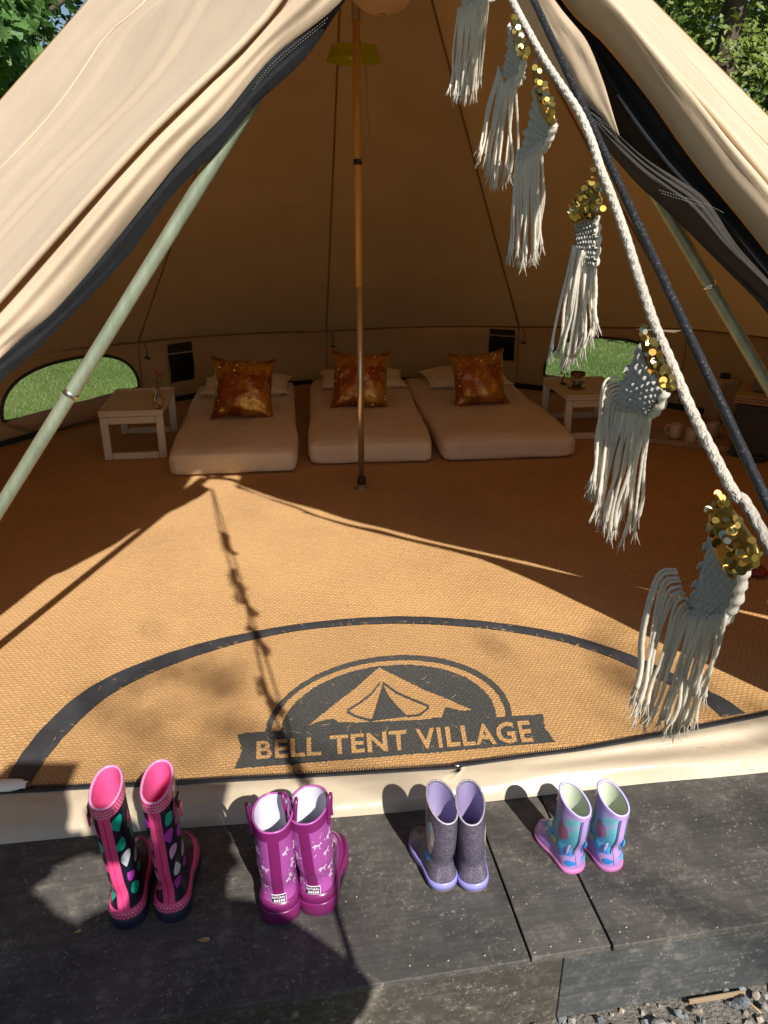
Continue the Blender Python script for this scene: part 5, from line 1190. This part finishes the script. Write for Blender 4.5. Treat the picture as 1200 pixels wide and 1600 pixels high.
def person(lab, cx, cy, hx, hy, hz, lel, lwr, rel, rwr, grip, cm, wd):
    """standing figure: body with face bumps and hands, coat, trousers, hair, shoes."""
    pe = thing('person', lab, 'person', (cx, cy, -.22))
    def W_(x, y, z): return (x-cx, y-cy, z+.22)
    J = [(W_(cx, cy, .86), (.14, .11)), (W_(cx, cy, 1.08), (.13, .10)), (W_(cx, cy, hz-.30), (.15, .10)), (W_((cx+hx)/2, (cy+hy)/2, hz-.17), .058), (W_(hx, hy-.02, hz-.10), .058), (W_(hx, hy, hz), (.082, .098)), (W_(hx, hy, hz+.07), (.075, .09)), (W_(hx, hy+.10, hz-.01), .015),
         (W_(cx-.19, cy, hz-.23), .055), (W_(*lel), .045), (W_(*lwr), .028), (W_(cx+.19, cy, hz-.23), .055), (W_(*rel), .045), (W_(*rwr), .028),
         (W_(cx-.09, cy, .78), .085), (W_(cx-.10, cy+.01, .38), .06), (W_(cx-.10, cy-.02, -.12), .042), (W_(cx-.11, cy+.09, -.18), .032), (W_(cx+.09, cy, .78), .085), (W_(cx+.10, cy+.01, .38), .06), (W_(cx+.10, cy-.02, -.12), .042), (W_(cx+.11, cy+.09, -.18), .032),
         (W_(hx-.088, hy-.005, hz), .016), (W_(hx+.088, hy-.005, hz), .016), (W_(hx, hy+.095, hz-.06), .02)]
    Ed = [(0, 1), (1, 2), (2, 3), (3, 4), (4, 5), (5, 6), (5, 7), (2, 8), (8, 9), (9, 10), (2, 11), (11, 12), (12, 13), (0, 14), (14, 15), (15, 16), (16, 17), (0, 18), (18, 19), (19, 20), (20, 21), (5, 22), (5, 23), (4, 24)]
    for sg, wr, w3, el in ((-1, 10, Vector(lwr), Vector(lel)), (1, 13, Vector(rwr), Vector(rel))):
        d_ = (w3-el).normalized(); side = Vector((-sg, 0, 0)) if grip else Vector((0, 1, 0)); pi_ = len(J); pp = w3+d_*.05; J.append((W_(*pp), .026)); Ed.append((wr, pi_))
        fw = (side*.7+d_*.5).normalized() if grip else d_; ac = fw.cross(Vector((0, 1, 0))) if grip else Vector((0, 1, 0)); ac.normalize()
        for k in range(4):
            b0 = pp+ac*((k-1.5)*.019)+fw*.02; L_ = (.024, .028, .027, .021)[k]; a = len(J)
            J.append((W_(*b0), .0095)); J.append((W_(*(b0+fw*L_)), .009)); J.append((W_(*(b0+fw*L_*1.7+side*.010)), .008)); Ed += [(pi_, a), (a, a+1), (a+1, a+2)]
        a = len(J); J.append((W_(*(pp+ac*.03)), .011)); J.append((W_(*(pp+ac*.045+fw*.03)), .009)); Ed += [(pi_, a), (a, a+1)]
    skinned('body', J, Ed, skn, pe)
    L7 = Vector(lel).lerp(Vector(lwr), .85); R7 = Vector(rel).lerp(Vector(rwr), .85)
    CJ = [(W_(cx, cy, .62), (wd*1.08, .17)), (W_(cx, cy, .86), (wd, .15)), (W_(cx, cy, 1.08), (wd*.97, .14)), (W_(cx, cy, hz-.29), (wd*.92, .125)), (W_((cx+hx)/2, (cy+hy)/2, hz-.18), .075), (W_(cx-.19, cy, hz-.23), .082), (W_(*lel), .068), (W_(*L7), .046), (W_(cx+.19, cy, hz-.23), .082), (W_(*rel), .068), (W_(*R7), .046)]
    skinned('coat', CJ, [(0, 1), (1, 2), (2, 3), (3, 4), (3, 5), (5, 6), (6, 7), (3, 8), (8, 9), (9, 10)], cm, pe)
    TJ = [(W_(cx, cy, .76), (.15, .12)), (W_(cx-.09, cy, .70), .098), (W_(cx-.10, cy+.01, .38), .075), (W_(cx-.10, cy-.02, -.10), .062), (W_(cx+.09, cy, .70), .098), (W_(cx+.10, cy+.01, .38), .075), (W_(cx+.10, cy-.02, -.10), .062)]
    skinned('trousers', TJ, [(0, 1), (1, 2), (2, 3), (0, 4), (4, 5), (5, 6)], trm, pe)
    HJ = [(W_(hx, hy-.025, hz+.06), (.095, .095)), (W_(hx, hy-.07, hz-.02), (.09, .05)), (W_(hx, hy-.08, hz-.13), (.08, .035)), (W_(hx, hy-.01, hz+.10), (.082, .085))]
    skinned('hair', HJ, [(3, 0), (0, 1), (1, 2)], hairm, pe)
    for sx in (-.105, .105):
        bv, bf = boxv(*W_(cx+sx, cy+.04, -.18), .095, .27, .085, .036, 4); mk('shoe', bv, bf, M['rubber'], pe, True)
person('person in a navy coat holding up a phone behind the camera, left of two', -.24, -.27, -.12, -.13, 1.60, (-.50, -.16, 1.16), (-.13, -.07, 1.42), (.10, -.17, 1.15), (.10, -.06, 1.41), True, coatm, .19)
person('person in an olive coat standing beside the guy rope, right of two', .20, -.16, .26, -.10, 1.50, (-.02, -.20, 1.06), (-.03, -.10, .82), (.525, -.17, 1.15), (.38, -.04, 1.0), False, coat2, .19)
ph = thing('phone', 'dark phone held up by the left person behind the camera', 'phone', (.005, -.03, 1.44)); box('phone_body', (0, 0, .03), (.075, .008, .155), M['rubber'], ph, .003); box('phone_screen', (0, -.0052, .03), (.068, .002, .146), pm('dark_screen', (.02, .025, .03), .1), ph, .0005)

# ------------------------------------------------------------------ a tree behind the photographer whose outer twigs shade the mat
def twigtree(lab, base, targets, seed):
    q = random.Random(seed); t = thing('overhanging_tree', lab, 'tree', (base[0], base[1], -.24)); b0 = Vector((base[0], base[1], -.24)); H_ = 9.5
    v, f = tube(catmull([(0, 0, 0), (.1, .05, 3), (-.05, .1, 6), (.05, 0, H_)], 16), [.16*(1-.8*k/15)+.02 for k in range(16)], 9); mk('trunk', v, f, bark, t)
    mb = MB()
    def leaves(c, n, sp):
        for _ in range(n):
            p = c+Vector((q.gauss(0, sp), q.gauss(0, sp), q.gauss(0, sp*.7))); nr = Vector((q.gauss(0, 1), q.gauss(0, 1), q.gauss(0, 1)+.6)).normalized(); xa = nr.cross(Vector((q.gauss(0, 1), q.gauss(0, 1), q.gauss(0, 1)))).normalized(); ya = nr.cross(xa); s_ = .085*q.uniform(.7, 1.3)
            mb.add([p+xa*(a*s_)+ya*(b*s_) for a, b in OVAL], [tuple(range(len(OVAL)))])
    for (tx, ty, dist, n, sp) in targets:
        c = Vector((tx, ty, .04))-SUN*dist-b0; st = Vector((0, 0, c.z-1.2))
        v, f = tube(catmull([tuple(st), tuple(st.lerp(c, .45)+Vector((0, 0, .6))), tuple(c)], 14), [.05*(1-.93*k/13)+.003 for k in range(14)], 6); mk('limb', v, f, bark, t); leaves(c, n, sp)
        leaves(st.lerp(c, .12)+Vector((.6, -.6, .6)), 700, .55)
    for _ in range(26): leaves(Vector((q.gauss(.9, .8), q.gauss(-1.2, .8), q.uniform(5.5, H_+.5))), 140, .5)
    o = mb.build('crown', LM[1], t, False); o['kind'] = 'stuff'
twigtree('tall tree behind the people, its outer twigs shading the doormat', (6.6, -7.6), [(-.62, 1.95, 11.0, 60, .16), (.78, 2.12, 11.4, 45, .14)], 3)

# ------------------------------------------------------------------ loose coir fibres on the mat, grit on the deck
q = random.Random(77); mb = MB()
for k in range(560):
    if k < 80:
        i = q.randrange(90); p = AO[i].lerp(AI[i], 1+q.gauss(.04, .12)); z = FZ+.0095
    else:
        p = Vector((q.uniform(-1.0, 1.1), q.uniform(1.75, 3.1), 0)); z = FZ+.0075
    a = q.uniform(0, 6.3); L_ = q.uniform(.008, .028); d_ = Vector((math.cos(a), math.sin(a), 0)); n_ = Vector((-d_.y, d_.x, 0))*q.uniform(-.3, .3)*L_
    c = Vector((p.x, p.y, z)); mb.add(*tube([c-d_*L_/2, c+n_+Vector((0, 0, q.uniform(.001, .005))), c+d_*L_/2+Vector((0, 0, q.uniform(0, .004)))], .00045, 3, False))
o = mb.build('coir_fibres', pm('loose_coir_fibre', (.62, .40, .17), .8, .3)); tag(o, 'loose coir fibres shed over the doormat and its dark binding', 'fibres', kind='stuff')
mb = MB()
for _ in range(420):
    u, w = q.uniform(-1.6, 1.7), q.uniform(.01, .5); x, y = u*math.cos(DA)-w*math.sin(DA), 1.09+u*math.sin(DA)+w*math.cos(DA)
    if y > 1.44+.127*(x+.96): continue
    s_ = q.uniform(.0006, .0022); e = Euler((q.uniform(0, 3), q.uniform(0, 3), q.uniform(0, 3))).to_matrix()
    mb.add([Vector((x, y, s_*.7))+e @ Vector(c)*s_ for c in [(-1, -.6, -.6), (1, -.5, -.5), (.1, 1, -.4), (0, 0, .8)]], [(0, 2, 1), (0, 1, 3), (1, 2, 3), (2, 0, 3)])
o = mb.build('grit', pm('pale_grit', (.40, .35, .28), .9, .4, 300), None, False); tag(o, 'scattered pale grit and crumbs on the black deck', 'grit', kind='stuff')
